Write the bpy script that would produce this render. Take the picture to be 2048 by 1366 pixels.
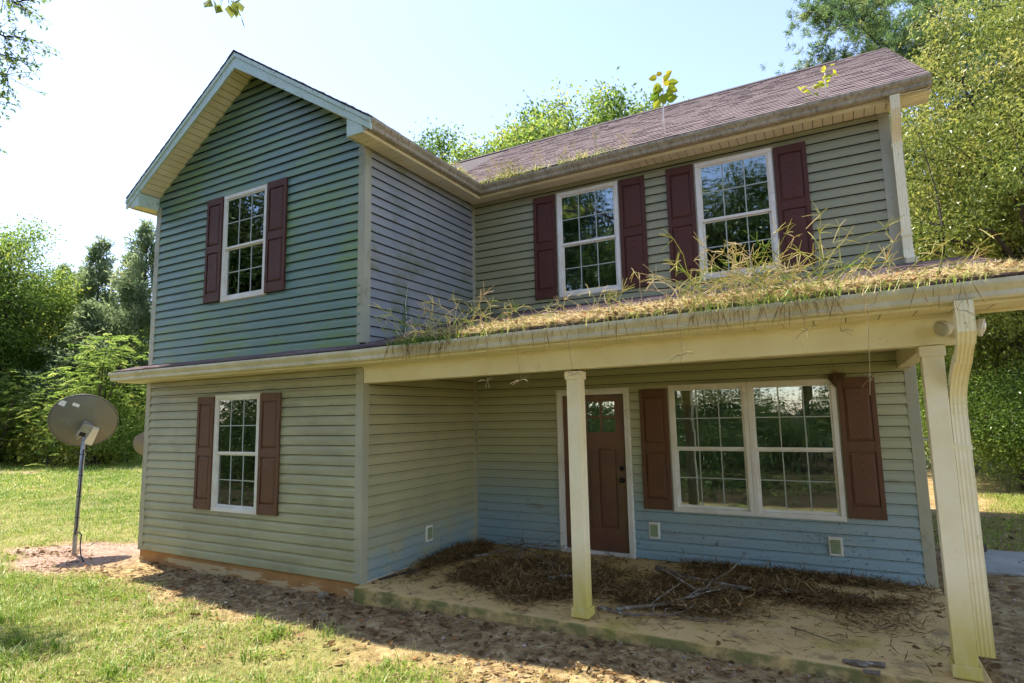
import bpy, math, random
import numpy as np
from mathutils import Vector, Matrix

for o in list(bpy.data.objects):
    bpy.data.objects.remove(o, do_unlink=True)
SC = bpy.context.scene
COL = SC.collection
R = math.radians

# ------------------------------------------------------------------ camera
cam = bpy.data.cameras.new('camera')
cam.sensor_width = 36.0
cam.lens = 36.0 * 1180.96 / 2048.0
cam.clip_start = 0.05
cam.clip_end = 3000
co = bpy.data.objects.new('camera', cam)
COL.objects.link(co)
CAM = Vector((8.952, -5.0702, 1.8074))
yaw, pitch, roll = 0.5038, 0.1259, -0.0196
fw = Vector((-math.sin(yaw) * math.cos(pitch), math.cos(yaw) * math.cos(pitch), math.sin(pitch)))
r0 = Vector((math.cos(yaw), math.sin(yaw), 0))
u0 = r0.cross(fw)
rr = r0 * math.cos(roll) + u0 * math.sin(roll)
uu = u0 * math.cos(roll) - r0 * math.sin(roll)
co.matrix_world = Matrix(((rr.x, uu.x, -fw.x, CAM.x), (rr.y, uu.y, -fw.y, CAM.y), (rr.z, uu.z, -fw.z, CAM.z), (0, 0, 0, 1)))
SC.camera = co

# ------------------------------------------------------------------ sky, sun, exposure
SUN = Vector((-1.28, 0.25, 2.73)).normalized()
w = bpy.data.worlds.new('World')
SC.world = w
w.use_nodes = True
wn = w.node_tree.nodes
sky = wn.new('ShaderNodeTexSky')
sky.sky_type = 'NISHITA'
sky.sun_disc = False
sky.sun_elevation = math.asin(SUN.z)
sky.sun_rotation = math.atan2(SUN.x, SUN.y)
sky.altitude = 200
sky.air_density = 1.0
sky.dust_density = 0.35
sky.ozone_density = 2.0
bg = wn['Background']
bg.inputs[1].default_value = 0.15
wt = wn.new('ShaderNodeMix'); wt.data_type = 'RGBA'; wt.blend_type = 'MULTIPLY'; wt.inputs[0].default_value = 1
wt.inputs[7].default_value = (1.12, .955, .93, 1)
w.node_tree.links.new(sky.outputs[0], wt.inputs[6]); w.node_tree.links.new(wt.outputs[2], bg.inputs[0])
sun = bpy.data.lights.new('sun', 'SUN')
sun.energy = 4.0
sun.angle = R(0.55)
sun.color = (1.0, 0.93, 0.82)
so = bpy.data.objects.new('sun', sun)
COL.objects.link(so)
so.rotation_euler = (-SUN).to_track_quat('-Z', 'Y').to_euler()
so.location = (0, 0, 30)
SC.view_settings.view_transform = 'Standard'
SC.view_settings.look = 'None'
SC.view_settings.gamma = 1.0
SC.view_settings.exposure = 1.55
SC.cycles.max_bounces = 7
SC.cycles.diffuse_bounces = 5
SC.cycles.adaptive_threshold = 0.03
SC.cycles.transparent_max_bounces = 16
SC.cycles.sample_clamp_indirect = 6

rng = np.random.default_rng(7)
rnd = random.Random(5)


# ------------------------------------------------------------------ helpers
def smooth(a, b, x):
    t = np.clip((x - a) / (b - a), 0, 1)
    return t * t * (3 - 2 * t)


_G = rng.random((64, 64))


def vnoise(x, y):
    """tileable value noise, numpy"""
    x = np.asarray(x, float); y = np.asarray(y, float)
    xi = np.floor(x).astype(int); yi = np.floor(y).astype(int)
    fx = x - xi; fy = y - yi
    fx = fx * fx * (3 - 2 * fx); fy = fy * fy * (3 - 2 * fy)
    g = lambda a, b: _G[a % 64, b % 64]
    return (g(xi, yi) * (1 - fx) + g(xi + 1, yi) * fx) * (1 - fy) + (g(xi, yi + 1) * (1 - fx) + g(xi + 1, yi + 1) * fx) * fy


def fbm(x, y, o=3):
    s = 0; a = .5; t = 0
    for k in range(o):
        s = s + a * vnoise(x * 2 ** k + 17.3 * k, y * 2 ** k + 5.1 * k); t += a; a *= .5
    return s / t


def link(o, parent=None):
    COL.objects.link(o)
    if parent is not None:
        o.parent = parent
    return o


def tag(o, label=None, cat=None, group=None, kind=None):
    if label: o['label'] = label
    if cat: o['category'] = cat
    if group: o['group'] = group
    if kind: o['kind'] = kind
    return o


def empty(name, loc=(0, 0, 0), parent=None):
    o = bpy.data.objects.new(name, None)
    o.empty_display_size = .1
    o.location = loc
    return link(o, parent)


class MB:
    """collects polygons; build() makes ONE mesh object"""
    def __init__(s):
        s.v = []; s.f = []; s.sm = []

    def poly(s, pts, sm=False):
        n = len(s.v); s.v += [tuple(p) for p in pts]; s.f.append(tuple(range(n, n + len(pts)))); s.sm.append(sm)

    def box(s, a, b):
        x0, y0, z0 = a; x1, y1, z1 = b
        n = len(s.v)
        s.v += [(x0, y0, z0), (x1, y0, z0), (x1, y1, z0), (x0, y1, z0), (x0, y0, z1), (x1, y0, z1), (x1, y1, z1), (x0, y1, z1)]
        for q in ((0, 3, 2, 1), (4, 5, 6, 7), (0, 1, 5, 4), (1, 2, 6, 5), (2, 3, 7, 6), (3, 0, 4, 7)):
            s.f.append(tuple(n + i for i in q)); s.sm.append(False)

    def hexa(s, p):
        """8 corners, bottom 4 then top 4 in order"""
        n = len(s.v); s.v += [tuple(q) for q in p]
        for q in ((0, 3, 2, 1), (4, 5, 6, 7), (0, 1, 5, 4), (1, 2, 6, 5), (2, 3, 7, 6), (3, 0, 4, 7)):
            s.f.append(tuple(n + i for i in q)); s.sm.append(False)

    def sweep(s, rings, closed=True, caps=True, sm=False):
        """list of rings of equal length"""
        n = len(s.v); m = len(rings[0])
        for rg in rings: s.v += [tuple(p) for p in rg]
        for i in range(len(rings) - 1):
            for j in range(m if closed else m - 1):
                k = (j + 1) % m
                s.f.append((n + i * m + j, n + i * m + k, n + (i + 1) * m + k, n + (i + 1) * m + j)); s.sm.append(sm)
        if caps and closed:
            s.f.append(tuple(n + j for j in reversed(range(m)))); s.sm.append(False)
            s.f.append(tuple(n + (len(rings) - 1) * m + j for j in range(m))); s.sm.append(False)

    def tube(s, pts, rad, sides=6, caps=True):
        pts = [Vector(p) for p in pts]
        rings = []
        for i, p in enumerate(pts):
            d = (pts[min(i + 1, len(pts) - 1)] - pts[max(i - 1, 0)])
            d = d.normalized() if d.length > 1e-9 else Vector((0, 0, 1))
            a = d.cross(Vector((0, 0, 1)) if abs(d.z) < .9 else Vector((1, 0, 0))).normalized()
            b = d.cross(a)
            r = rad[i] if hasattr(rad, '__len__') else rad
            rings.append([p + (a * math.cos(t) + b * math.sin(t)) * r for t in (2 * math.pi * k / sides for k in range(sides))])
        s.sweep(rings, sm=sides > 4, caps=caps)

    def build(s, name, mat, parent=None, bevel=0, loc=None):
        me = bpy.data.meshes.new(name)
        me.from_pydata(s.v, [], s.f)
        me.polygons.foreach_set('use_smooth', s.sm)
        me.materials.append(mat)
        o = bpy.data.objects.new(name, me)
        if loc is not None: o.location = loc
        link(o, parent)
        if bevel:
            m = o.modifiers.new('b', 'BEVEL'); m.width = bevel; m.segments = 2; m.limit_method = 'ANGLE'
        return o


def np_mesh(name, V, F, mat, tint=None, smooth_=False):
    """V Nx3, F list of (Mxk int arrays)"""
    me = bpy.data.meshes.new(name)
    V = np.ascontiguousarray(V, np.float32)
    me.vertices.add(len(V)); me.vertices.foreach_set('co', V.ravel())
    idx = np.concatenate([f.ravel() for f in F]).astype(np.int32)
    cnt = np.concatenate([np.full(len(f), f.shape[1]) for f in F]).astype(np.int32)
    st = np.concatenate([[0], np.cumsum(cnt)[:-1]]).astype(np.int32)
    me.loops.add(len(idx)); me.loops.foreach_set('vertex_index', idx)
    me.polygons.add(len(cnt)); me.polygons.foreach_set('loop_start', st); me.polygons.foreach_set('loop_total', cnt)
    me.polygons.foreach_set('use_smooth', np.full(len(cnt), smooth_))
    me.update(calc_edges=True)
    if tint is not None:
        at = me.attributes.new('tint', 'FLOAT', 'POINT')
        at.data.foreach_set('value', np.ascontiguousarray(tint, np.float32))
    me.materials.append(mat)
    return me


def mesh_obj(name, me, parent=None, loc=(0, 0, 0), rz=0, sc=(1, 1, 1)):
    o = bpy.data.objects.new(name, me)
    o.location = loc; o.rotation_euler = (0, 0, rz); o.scale = sc
    return link(o, parent)


# ------------------------------------------------------------------ materials
def material(name, c1, c2=None, scale=4.0, detail=6, rough=.6, bump=0, bscale=60, spec=.4, stretch=(1, 1, 1), lo=.35, hi=.65, over=(), tint=None, metal=0, bdist=.01):
    m = bpy.data.materials.new(name); m.use_nodes = True
    nt = m.node_tree; N = nt.nodes; L = nt.links
    p = N['Principled BSDF']
    p.inputs['Roughness'].default_value = rough
    p.inputs['Specular IOR Level'].default_value = spec
    p.inputs['Metallic'].default_value = metal
    tc = N.new('ShaderNodeTexCoord')

    def noise(sc, st, det=6, off=0):
        mp = N.new('ShaderNodeMapping'); mp.inputs['Scale'].default_value = st; mp.inputs['Location'].default_value = (off, off * .7, off * .3)
        L.new(tc.outputs['Object'], mp.inputs[0])
        nz = N.new('ShaderNodeTexNoise'); nz.inputs['Scale'].default_value = sc; nz.inputs['Detail'].default_value = det; nz.inputs['Roughness'].default_value = .62
        L.new(mp.outputs[0], nz.inputs[0])
        return nz.outputs[0]

    def ramp(src, a, b):
        mr = N.new('ShaderNodeMapRange'); mr.inputs[1].default_value = a; mr.inputs[2].default_value = b
        mr.interpolation_type = 'SMOOTHSTEP'
        L.new(src, mr.inputs[0]); return mr.outputs[0]

    def mix(fac, a, b):
        mx = N.new('ShaderNodeMix'); mx.data_type = 'RGBA'
        if isinstance(fac, float): mx.inputs[0].default_value = fac
        else: L.new(fac, mx.inputs[0])
        for s_, v in ((mx.inputs[6], a), (mx.inputs[7], b)):
            if isinstance(v, tuple): s_.default_value = (*v, 1)
            else: L.new(v, s_)
        return mx.outputs[2]

    def mul(a, b):
        mm = N.new('ShaderNodeMath'); mm.operation = 'MULTIPLY'
        for s_, v in ((mm.inputs[0], a), (mm.inputs[1], b)):
            if isinstance(v, float): s_.default_value = v
            else: L.new(v, s_)
        return mm.outputs[0]
    col = c1
    if c2 is not None:
        col = mix(ramp(noise(scale, stretch, detail), lo, hi), c1, c2)
    if tint is not None:
        at = N.new('ShaderNodeAttribute'); at.attribute_name = 'tint'
        cr = N.new('ShaderNodeValToRGB')
        L.new(at.outputs['Fac'], cr.inputs[0])
        el = cr.color_ramp.elements
        el[0].position = tint[0][0]; el[0].color = (*tint[0][1], 1)
        el[1].position = tint[-1][0]; el[1].color = (*tint[-1][1], 1)
        for pos, c in tint[1:-1]:
            e = el.new(pos); e.color = (*c, 1)
        if c2 is not None:
            mx = N.new('ShaderNodeMix'); mx.data_type = 'RGBA'; mx.blend_type = 'MULTIPLY'; mx.inputs[0].default_value = 1
            L.new(col, mx.inputs[6]); L.new(cr.outputs[0], mx.inputs[7]); col = mx.outputs[2]
        else:
            col = cr.outputs[0]
    for i, ov in enumerate(over):
        f = ramp(noise(ov['scale'], ov.get('stretch', (1, 1, 1)), ov.get('detail', 6), 3.7 * (i + 1)), ov.get('lo', .5), ov.get('hi', .6))
        if 'ax' in ov:
            sx = N.new('ShaderNodeSeparateXYZ'); L.new(tc.outputs['Object'], sx.inputs[0])
            for ax, a, b in ov['ax']:
                f = mul(f, ramp(sx.outputs[ax], a, b))
        if 'lap' in ov:                       # grime gathers along the laps of the boards
            sz = N.new('ShaderNodeSeparateXYZ'); L.new(tc.outputs['Object'], sz.inputs[0])
            m1 = N.new('ShaderNodeMath'); m1.operation = 'SUBTRACT'; L.new(sz.outputs[2], m1.inputs[0]); m1.inputs[1].default_value = ov['lap'] - 5.715
            m2 = N.new('ShaderNodeMath'); m2.operation = 'DIVIDE'; L.new(m1.outputs[0], m2.inputs[0]); m2.inputs[1].default_value = .1143
            m3 = N.new('ShaderNodeMath'); m3.operation = 'FRACT'; L.new(m2.outputs[0], m3.inputs[0])
            mrl = N.new('ShaderNodeMapRange'); L.new(m3.outputs[0], mrl.inputs[0]); mrl.inputs[1].default_value = .1; mrl.inputs[2].default_value = .85; mrl.inputs[3].default_value = 1.0; mrl.inputs[4].default_value = .25
            f = mul(f, mrl.outputs[0])
        if 'fac' in ov: f = mul(f, float(ov['fac']))
        col = mix(f, col, ov['c'])
    if isinstance(col, tuple): p.inputs['Base Color'].default_value = (*col, 1)
    else: L.new(col, p.inputs['Base Color'])
    if bump:
        bp = N.new('ShaderNodeBump'); bp.inputs['Strength'].default_value = bump; bp.inputs['Distance'].default_value = bdist
        L.new(noise(bscale, stretch, 5, 1.3), bp.inputs['Height']); L.new(bp.outputs[0], p.inputs['Normal'])
    return m


def leafmat(name, tint, trans=.4, gloss=.12, tv=1.8):
    m = bpy.data.materials.new(name); m.use_nodes = True
    nt = m.node_tree; N = nt.nodes; L = nt.links
    N.remove(N['Principled BSDF'])
    at = N.new('ShaderNodeAttribute'); at.attribute_name = 'tint'
    cr = N.new('ShaderNodeValToRGB'); L.new(at.outputs['Fac'], cr.inputs[0])
    el = cr.color_ramp.elements
    el[0].position = tint[0][0]; el[0].color = (*tint[0][1], 1)
    el[1].position = tint[-1][0]; el[1].color = (*tint[-1][1], 1)
    for pos, c in tint[1:-1]:
        e = el.new(pos); e.color = (*c, 1)
    d = N.new('ShaderNodeBsdfDiffuse'); t = N.new('ShaderNodeBsdfTranslucent'); g = N.new('ShaderNodeBsdfGlossy')
    g.inputs['Roughness'].default_value = .5; g.inputs['Color'].default_value = (.8, .85, .7, 1)
    hs = N.new('ShaderNodeHueSaturation'); hs.inputs['Value'].default_value = tv; hs.inputs['Hue'].default_value = .492; hs.inputs['Saturation'].default_value = 1.0
    L.new(cr.outputs[0], hs.inputs['Color'])
    L.new(cr.outputs[0], d.inputs[0]); L.new(hs.outputs[0], t.inputs[0])
    m1 = N.new('ShaderNodeMixShader'); m1.inputs[0].default_value = trans
    L.new(d.outputs[0], m1.inputs[1]); L.new(t.outputs[0], m1.inputs[2])
    fr = N.new('ShaderNodeFresnel'); fr.inputs[0].default_value = 1.4
    mu = N.new('ShaderNodeMath'); mu.operation = 'MULTIPLY'; mu.inputs[1].default_value = gloss * 1.0
    L.new(fr.outputs[0], mu.inputs[0])
    m2 = N.new('ShaderNodeMixShader'); L.new(mu.outputs[0], m2.inputs[0])
    L.new(m1.outputs[0], m2.inputs[1]); L.new(g.outputs[0], m2.inputs[2])
    L.new(m2.outputs[0], N['Material Output'].inputs[0])
    return m


def glassmat():
    m = bpy.data.materials.new('window_glass'); m.use_nodes = True
    nt = m.node_tree; N = nt.nodes; L = nt.links
    N.remove(N['Principled BSDF'])
    t = N.new('ShaderNodeBsdfTransparent'); t.inputs[0].default_value = (.84, .88, .85, 1)
    g = N.new('ShaderNodeBsdfGlossy'); g.inputs['Roughness'].default_value = .012; g.inputs['Color'].default_value = (.86, .96, 1, 1)
    tc = N.new('ShaderNodeTexCoord'); nz = N.new('ShaderNodeTexNoise'); nz.inputs['Scale'].default_value = 2.2; nz.inputs['Detail'].default_value = 1
    bp = N.new('ShaderNodeBump'); bp.inputs['Strength'].default_value = .06; bp.inputs['Distance'].default_value = .02
    L.new(tc.outputs['Object'], nz.inputs[0]); L.new(nz.outputs[0], bp.inputs['Height']); L.new(bp.outputs[0], g.inputs['Normal'])
    fr = N.new('ShaderNodeFresnel'); fr.inputs[0].default_value = 1.8
    mu = N.new('ShaderNodeMath'); mu.operation = 'MULTIPLY_ADD'; mu.inputs[1].default_value = 1.0; mu.inputs[2].default_value = .11; mu.use_clamp = True
    L.new(fr.outputs[0], mu.inputs[0])
    mx = N.new('ShaderNodeMixShader'); L.new(mu.outputs[0], mx.inputs[0]); L.new(t.outputs[0], mx.inputs[1]); L.new(g.outputs[0], mx.inputs[2])
    L.new(mx.outputs[0], N['Material Output'].inputs[0])
    return m


def grainmat(name, c1, c2, rough=.45):
    """moulded wood grain, cathedral rings"""
    m = bpy.data.materials.new(name); m.use_nodes = True
    nt = m.node_tree; N = nt.nodes; L = nt.links; p = N['Principled BSDF']
    p.inputs['Roughness'].default_value = rough; p.inputs['Specular IOR Level'].default_value = .28
    tc = N.new('ShaderNodeTexCoord'); mp = N.new('ShaderNodeMapping'); mp.inputs['Scale'].default_value = (9, 9, 1.6)
    L.new(tc.outputs['Object'], mp.inputs[0])
    wv = N.new('ShaderNodeTexWave'); wv.wave_type = 'RINGS'; wv.rings_direction = 'Y'
    wv.inputs['Scale'].default_value = 2.4; wv.inputs['Distortion'].default_value = 3.5; wv.inputs['Detail'].default_value = 3
    L.new(mp.outputs[0], wv.inputs[0])
    nz = N.new('ShaderNodeTexNoise'); nz.inputs['Scale'].default_value = 3; nz.inputs['Detail'].default_value = 5
    L.new(tc.outputs['Object'], nz.inputs[0])
    ad = N.new('ShaderNodeMath'); ad.operation = 'MULTIPLY_ADD'; ad.inputs[1].default_value = .55; L.new(wv.outputs['Fac'], ad.inputs[0]); 
    m3 = N.new('ShaderNodeMath'); m3.operation = 'MULTIPLY'; m3.inputs[1].default_value = .5; L.new(nz.outputs[0], m3.inputs[0]); L.new(m3.outputs[0], ad.inputs[2])
    mx = N.new('ShaderNodeMix'); mx.data_type = 'RGBA'; L.new(ad.outputs[0], mx.inputs[0]); mx.inputs[6].default_value = (*c1, 1); mx.inputs[7].default_value = (*c2, 1)
    L.new(mx.outputs[2], p.inputs['Base Color'])
    bp = N.new('ShaderNodeBump'); bp.inputs['Strength'].default_value = .35; bp.inputs['Distance'].default_value = .004
    L.new(wv.outputs['Fac'], bp.inputs['Height']); L.new(bp.outputs[0], p.inputs['Normal'])
    return m


ALGAE = (.10, .15, .035)
SPECK = dict(c=(.035, .03, .018), scale=26, lo=.66, hi=.72, fac=.55)
M = {}
SID = (.325, .315, .165); SID2 = (.37, .35, .185)
M['siding'] = material('siding', SID, SID2, scale=1.1, rough=.42, spec=.5, bump=.05, bscale=2.2, bdist=.02, over=[
    dict(c=(.17, .155, .08), scale=2.5, stretch=(.5, .5, 1), lo=.40, hi=.7, detail=9, fac=.6, lap=.0315), SPECK])
M['siding_upper'] = material('siding_upper', (.25, .25, .135), (.29, .28, .15), scale=1.1, rough=.42, spec=.5, bump=.05, bscale=2.2, bdist=.02, over=[
    dict(c=(.15, .16, .08), scale=2.5, stretch=(.4, .4, 2), lo=.52, hi=.75, fac=.45), SPECK])
M['siding_mossy'] = material('siding_mossy', (.115, .20, .158), (.145, .225, .148), scale=1.3, rough=.4, spec=.55, bump=.05, bscale=2.2, bdist=.02, over=[
    dict(c=(.15, .24, .05), scale=1.4, stretch=(.8, 1, 1.6), lo=.42, hi=.62, detail=10, fac=.95, lap=2.66), dict(c=(.17, .22, .04), scale=7, stretch=(1, 1, .35), lo=.55, hi=.7, detail=6, fac=.5),
    dict(c=(.30, .33, .30), scale=2.6, stretch=(.5, .5, 3), lo=.58, hi=.75, fac=.4)])
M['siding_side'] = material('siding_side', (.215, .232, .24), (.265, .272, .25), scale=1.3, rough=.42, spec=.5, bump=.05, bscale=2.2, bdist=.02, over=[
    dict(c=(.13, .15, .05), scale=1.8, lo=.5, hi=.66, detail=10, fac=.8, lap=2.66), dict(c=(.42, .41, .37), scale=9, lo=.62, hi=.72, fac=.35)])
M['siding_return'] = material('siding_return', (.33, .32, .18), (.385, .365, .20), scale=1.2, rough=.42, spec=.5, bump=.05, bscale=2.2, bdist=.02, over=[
    dict(c=(.22, .31, .32), scale=2.5, stretch=(1, 1, 2), lo=.3, hi=.6, fac=.9, ax=[(2, .75, .12)]),  # bluish cast of the light painted into the foot of the wall
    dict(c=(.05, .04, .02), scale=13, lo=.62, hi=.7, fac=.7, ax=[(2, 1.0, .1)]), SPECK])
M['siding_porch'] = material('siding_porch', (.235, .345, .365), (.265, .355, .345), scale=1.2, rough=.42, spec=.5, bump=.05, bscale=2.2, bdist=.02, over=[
    dict(c=(.40, .39, .21), scale=1.6, stretch=(.6, .6, 1), lo=.12, hi=.42, fac=.95, ax=[(2, .25, 1.5)]),  # olive above, bluish below: colour cast of the light put into the siding
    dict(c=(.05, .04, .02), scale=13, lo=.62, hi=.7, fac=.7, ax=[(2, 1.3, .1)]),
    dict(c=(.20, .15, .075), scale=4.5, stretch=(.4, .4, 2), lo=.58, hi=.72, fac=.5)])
M['trim'] = material('trim', (.80, .735, .49), (.73, .655, .40), scale=2.0, rough=.45, spec=.4, over=[
    dict(c=(.36, .30, .14), scale=6, stretch=(1, 1, .35), lo=.6, hi=.8, fac=.5), SPECK])
M['post_paint'] = material('post_paint', (.80, .735, .52), (.73, .65, .40), scale=2.2, rough=.55, over=[
    dict(c=(.52, .42, .06), scale=3, stretch=(1, 1, .5), lo=.15, hi=.5, fac=.9, ax=[(2, .8, .05)]),
    dict(c=(.30, .22, .11), scale=9, lo=.64, hi=.74, fac=.5)])
M['gutter'] = material('gutter', (.60, .56, .42), (.50, .46, .31), scale=2.5, rough=.4, spec=.5, over=[
    dict(c=(.24, .22, .12), scale=30, stretch=(1, 1, .3), lo=.5, hi=.75, fac=.45), dict(c=(.30, .31, .12), scale=3, lo=.5, hi=.7, fac=.4)])
M['gutter_dirty'] = material('gutter_dirty', (.40, .35, .24), (.30, .26, .17), scale=4, rough=.55, over=[
    dict(c=(.13, .115, .07), scale=30, stretch=(1, 1, .3), lo=.42, hi=.68, fac=.7)])
M['rake'] = material('rake', (.50, .61, .51), (.45, .57, .45), scale=2, rough=.42, over=[
    dict(c=(.20, .28, .15), scale=26, stretch=(1, 1, .6), lo=.56, hi=.66, fac=.75), dict(c=(.4, .36, .2), scale=3, lo=.6, hi=.75, fac=.3)])
M['soffit'] = material('soffit', (.72, .66, .47), (.64, .57, .38), scale=2.2, rough=.5, over=[SPECK])
M['corner'] = material('corner', (.34, .335, .235), (.39, .375, .25), scale=1.5, rough=.45, over=[dict(c=(.16, .17, .07), scale=2.4, stretch=(1, 1, .5), lo=.55, hi=.7, fac=.5), SPECK])
M['white'] = material('white_vinyl', (.74, .72, .64), (.66, .62, .50), scale=3, rough=.4, spec=.45, over=[dict(c=(.34, .30, .18), scale=18, lo=.62, hi=.72, fac=.5)])
M['shutter'] = grainmat('shutter_burgundy', (.050, .017, .012), (.105, .037, .023), .6)
M['shutter_warm'] = grainmat('shutter_warm', (.085, .040, .020), (.165, .078, .037), .6)  # same burgundy shutters, with the warm tone of the light put into the colour
M['door'] = material('door_paint', (.115, .05, .028), (.155, .07, .037), scale=2.2, rough=.42, spec=.45, over=[
    dict(c=(.17, .12, .035), scale=2.2, lo=.45, hi=.7, fac=.5), dict(c=(.28, .24, .2), scale=17, lo=.66, hi=.74, fac=.6)])
M['glass'] = glassmat()
M['bar'] = material('grille_white', (.36, .39, .33), rough=.5)
M['bronze'] = material('bronze_metal', (.02, .018, .015), rough=.35, metal=.6)
M['dark'] = material('dark_gap', (.02, .018, .015), rough=.9)
M['lap_shade'] = material('sheathing_shade', (.03, .028, .026), rough=.95)  # near-black wall core: shadow lines between the boards put into its colour
M['room'] = material('room_paint', (.13, .115, .095), (.10, .09, .075), scale=1, rough=.9)
M['blind'] = material('bamboo_blind', (.66, .52, .20), (.52, .39, .13), scale=3, stretch=(1, 1, 40), rough=.7)
M['found'] = material('foundation_parge', (.44, .23, .07), (.36, .175, .05), scale=3, rough=.85, bump=.4, bscale=30, over=[
    dict(c=(.53, .38, .18), scale=2.2, stretch=(.6, 1, 3.2), lo=.47, hi=.485, detail=7, ax=[(2, -.02, -.04)]), dict(c=(.16, .12, .06), scale=7, lo=.6, hi=.72, fac=.6)])
M['slab'] = material('porch_concrete', (.62, .43, .17), (.54, .365, .135), scale=1.4, rough=.85, bump=.25, bscale=55, over=[
    dict(c=(.38, .31, .05), scale=1.8, lo=.52, hi=.7, fac=.7), dict(c=(.20, .135, .065), scale=4, lo=.52, hi=.68, fac=.7), dict(c=(.12, .085, .045), scale=45, lo=.6, hi=.68, fac=.6), dict(c=(.60, .45, .24), scale=2.6, lo=.58, hi=.7, fac=.5),
    dict(c=(.13, .14, .035), scale=4, stretch=(1, 1, 1.5), lo=.36, hi=.6, fac=.85, ax=[(1, -.1, -.112)]), dict(c=(.09, .075, .035), scale=9, lo=.5, hi=.65, fac=.7, ax=[(1, -.1, -.112), (2, .0, -.06)])])
M['pad'] = material('pad_concrete', (.36, .36, .33), (.29, .29, .25), scale=2, rough=.9, bump=.2, over=[dict(c=(.14, .13, .08), scale=6, lo=.6, hi=.7, fac=.5)])
SHT = [(0, (.12, .096, .098)), (.3, (.165, .13, .13)), (.6, (.20, .16, .156)), (.85, (.235, .19, .182)), (1, (.28, .23, .22))]
M['shingle'] = material('shingle', (.9, .9, .9), (1.15, 1.08, 1.05), scale=55, detail=3, rough=.95, spec=.15, bump=.6, bscale=170, tint=SHT, over=[
    dict(c=(.07, .05, .06), scale=.9, stretch=(1, .3, .3), lo=.55, hi=.75, fac=.5)])
M['ridge'] = material('ridge_cap', (.045, .035, .035), (.07, .05, .05), scale=12, rough=.95)
M['bark'] = material('bark', (.10, .075, .055), (.05, .038, .028), scale=8, stretch=(1, 1, .25), rough=.95, bump=.8, bscale=14, bdist=.03)
M['bark_dark'] = material('bark_dark', (.045, .034, .03), (.07, .055, .045), scale=8, stretch=(1, 1, .3), rough=.95, bump=.8, bscale=14, bdist=.03)
M['branch'] = material('dead_branch', (.21, .16, .11), (.12, .09, .06), scale=14, rough=.95, bump=.6, bscale=40, over=[dict(c=(.36, .38, .31), scale=12, lo=.55, hi=.62, fac=.7)])
M['dish'] = material('dish_grey', (.17, .165, .128), (.145, .14, .105), scale=2.5, rough=.5, spec=.35, over=[dict(c=(.28, .265, .2), scale=5, lo=.55, hi=.75, fac=.35)])
M['dish_pink'] = material('dish_greyed', (.25, .205, .2), (.21, .175, .165), scale=3, rough=.5)
M['galv'] = material('galvanised', (.36, .36, .34), (.27, .265, .25), scale=9, rough=.42, metal=.55, spec=.5)
M['cable'] = material('cable_black', (.015, .015, .015), rough=.5)
M['sticker'] = material('sticker', (.74, .74, .7), rough=.4)
M['print'] = material('print_grey', (.12, .12, .13), rough=.6)
M['lamp_white'] = material('lamp_enamel', (.66, .62, .5), (.56, .52, .4), scale=6, rough=.4)
M['lens'] = material('lamp_lens', (.40, .38, .30), rough=.25, spec=.6)
M['outlet'] = material('outlet_cover', (.26, .31, .17), (.20, .24, .11), scale=12, rough=.35)
M['mud'] = material('mud', (.12, .07, .04), (.07, .04, .022), scale=20, rough=1, bump=.8, bscale=40)
M['sheet'] = material('white_sheet', (.74, .74, .74), (.64, .65, .66), scale=3, rough=.6)
M['blue'] = material('blue_plastic', (.03, .10, .28), rough=.4)
M['stone'] = material('stone', (.30, .24, .15), (.2, .155, .095), scale=9, rough=.95, bump=.5, bscale=25)
M['needle_litter'] = leafmat('needle_litter', [(0, (.06, .036, .013)), (.4, (.15, .09, .033)), (.75, (.25, .16, .06)), (1, (.40, .29, .14))], trans=.1, gloss=.04)
M['leaf_litter'] = leafmat('leaf_litter', [(0, (.07, .042, .02)), (.4, (.155, .095, .042)), (.7, (.27, .18, .085)), (.93, (.40, .31, .17)), (1, (.40, .15, .04))], trans=.12, gloss=.05)
M['pebble'] = material('pebble', (.9, .9, .9), (1.1, 1.05, 1), scale=40, rough=.95, tint=[(0, (.16, .12, .085)), (.5, (.30, .24, .17)), (1, (.46, .40, .32))])
M['grass'] = leafmat('grass', [(0, (.09, .18, .022)), (.35, (.19, .28, .04)), (.62, (.30, .35, .075)), (.84, (.45, .41, .15)), (1, (.56, .48, .27))], trans=.35, gloss=.06)
M['weed'] = leafmat('roof_weed', [(0, (.07, .16, .025)), (.35, (.22, .30, .05)), (.6, (.42, .41, .14)), (.8, (.54, .47, .23)), (1, (.50, .41, .26))], trans=.35, gloss=.06)
M['broad'] = leafmat('broad_leaf', [(0, (.045, .09, .018)), (.45, (.10, .165, .03)), (.8, (.18, .24, .045)), (1, (.29, .29, .06))], trans=.56, gloss=.1, tv=2.1)
M['broad_dark'] = leafmat('broad_leaf_shaded', [(0, (.025, .05, .014)), (.45, (.055, .095, .026)), (.8, (.10, .14, .04)), (1, (.16, .17, .05))], trans=.35, gloss=.1, tv=1.3)  # darker copy of broad_leaf for the mirrored trees, shade put into its colour
M['broad_yellow'] = leafmat('broad_leaf_sunny', [(0, (.055, .095, .018)), (.35, (.13, .175, .034)), (.7, (.225, .25, .055)), (1, (.36, .34, .09))], trans=.45, gloss=.14)
M['cedar'] = leafmat('cedar_spray', [(0, (.055, .09, .045)), (.5, (.15, .20, .095)), (.85, (.24, .28, .14)), (1, (.30, .30, .16))], trans=.56, gloss=.06, tv=2.1)  # lighter and greyer green: distant haze put into the leaf colour
M['pine'] = leafmat('pine_needle', [(0, (.025, .06, .024)), (.5, (.07, .125, .04)), (.85, (.15, .195, .055)), (1, (.22, .21, .07))], trans=.56, gloss=.1, tv=2.1)
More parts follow.
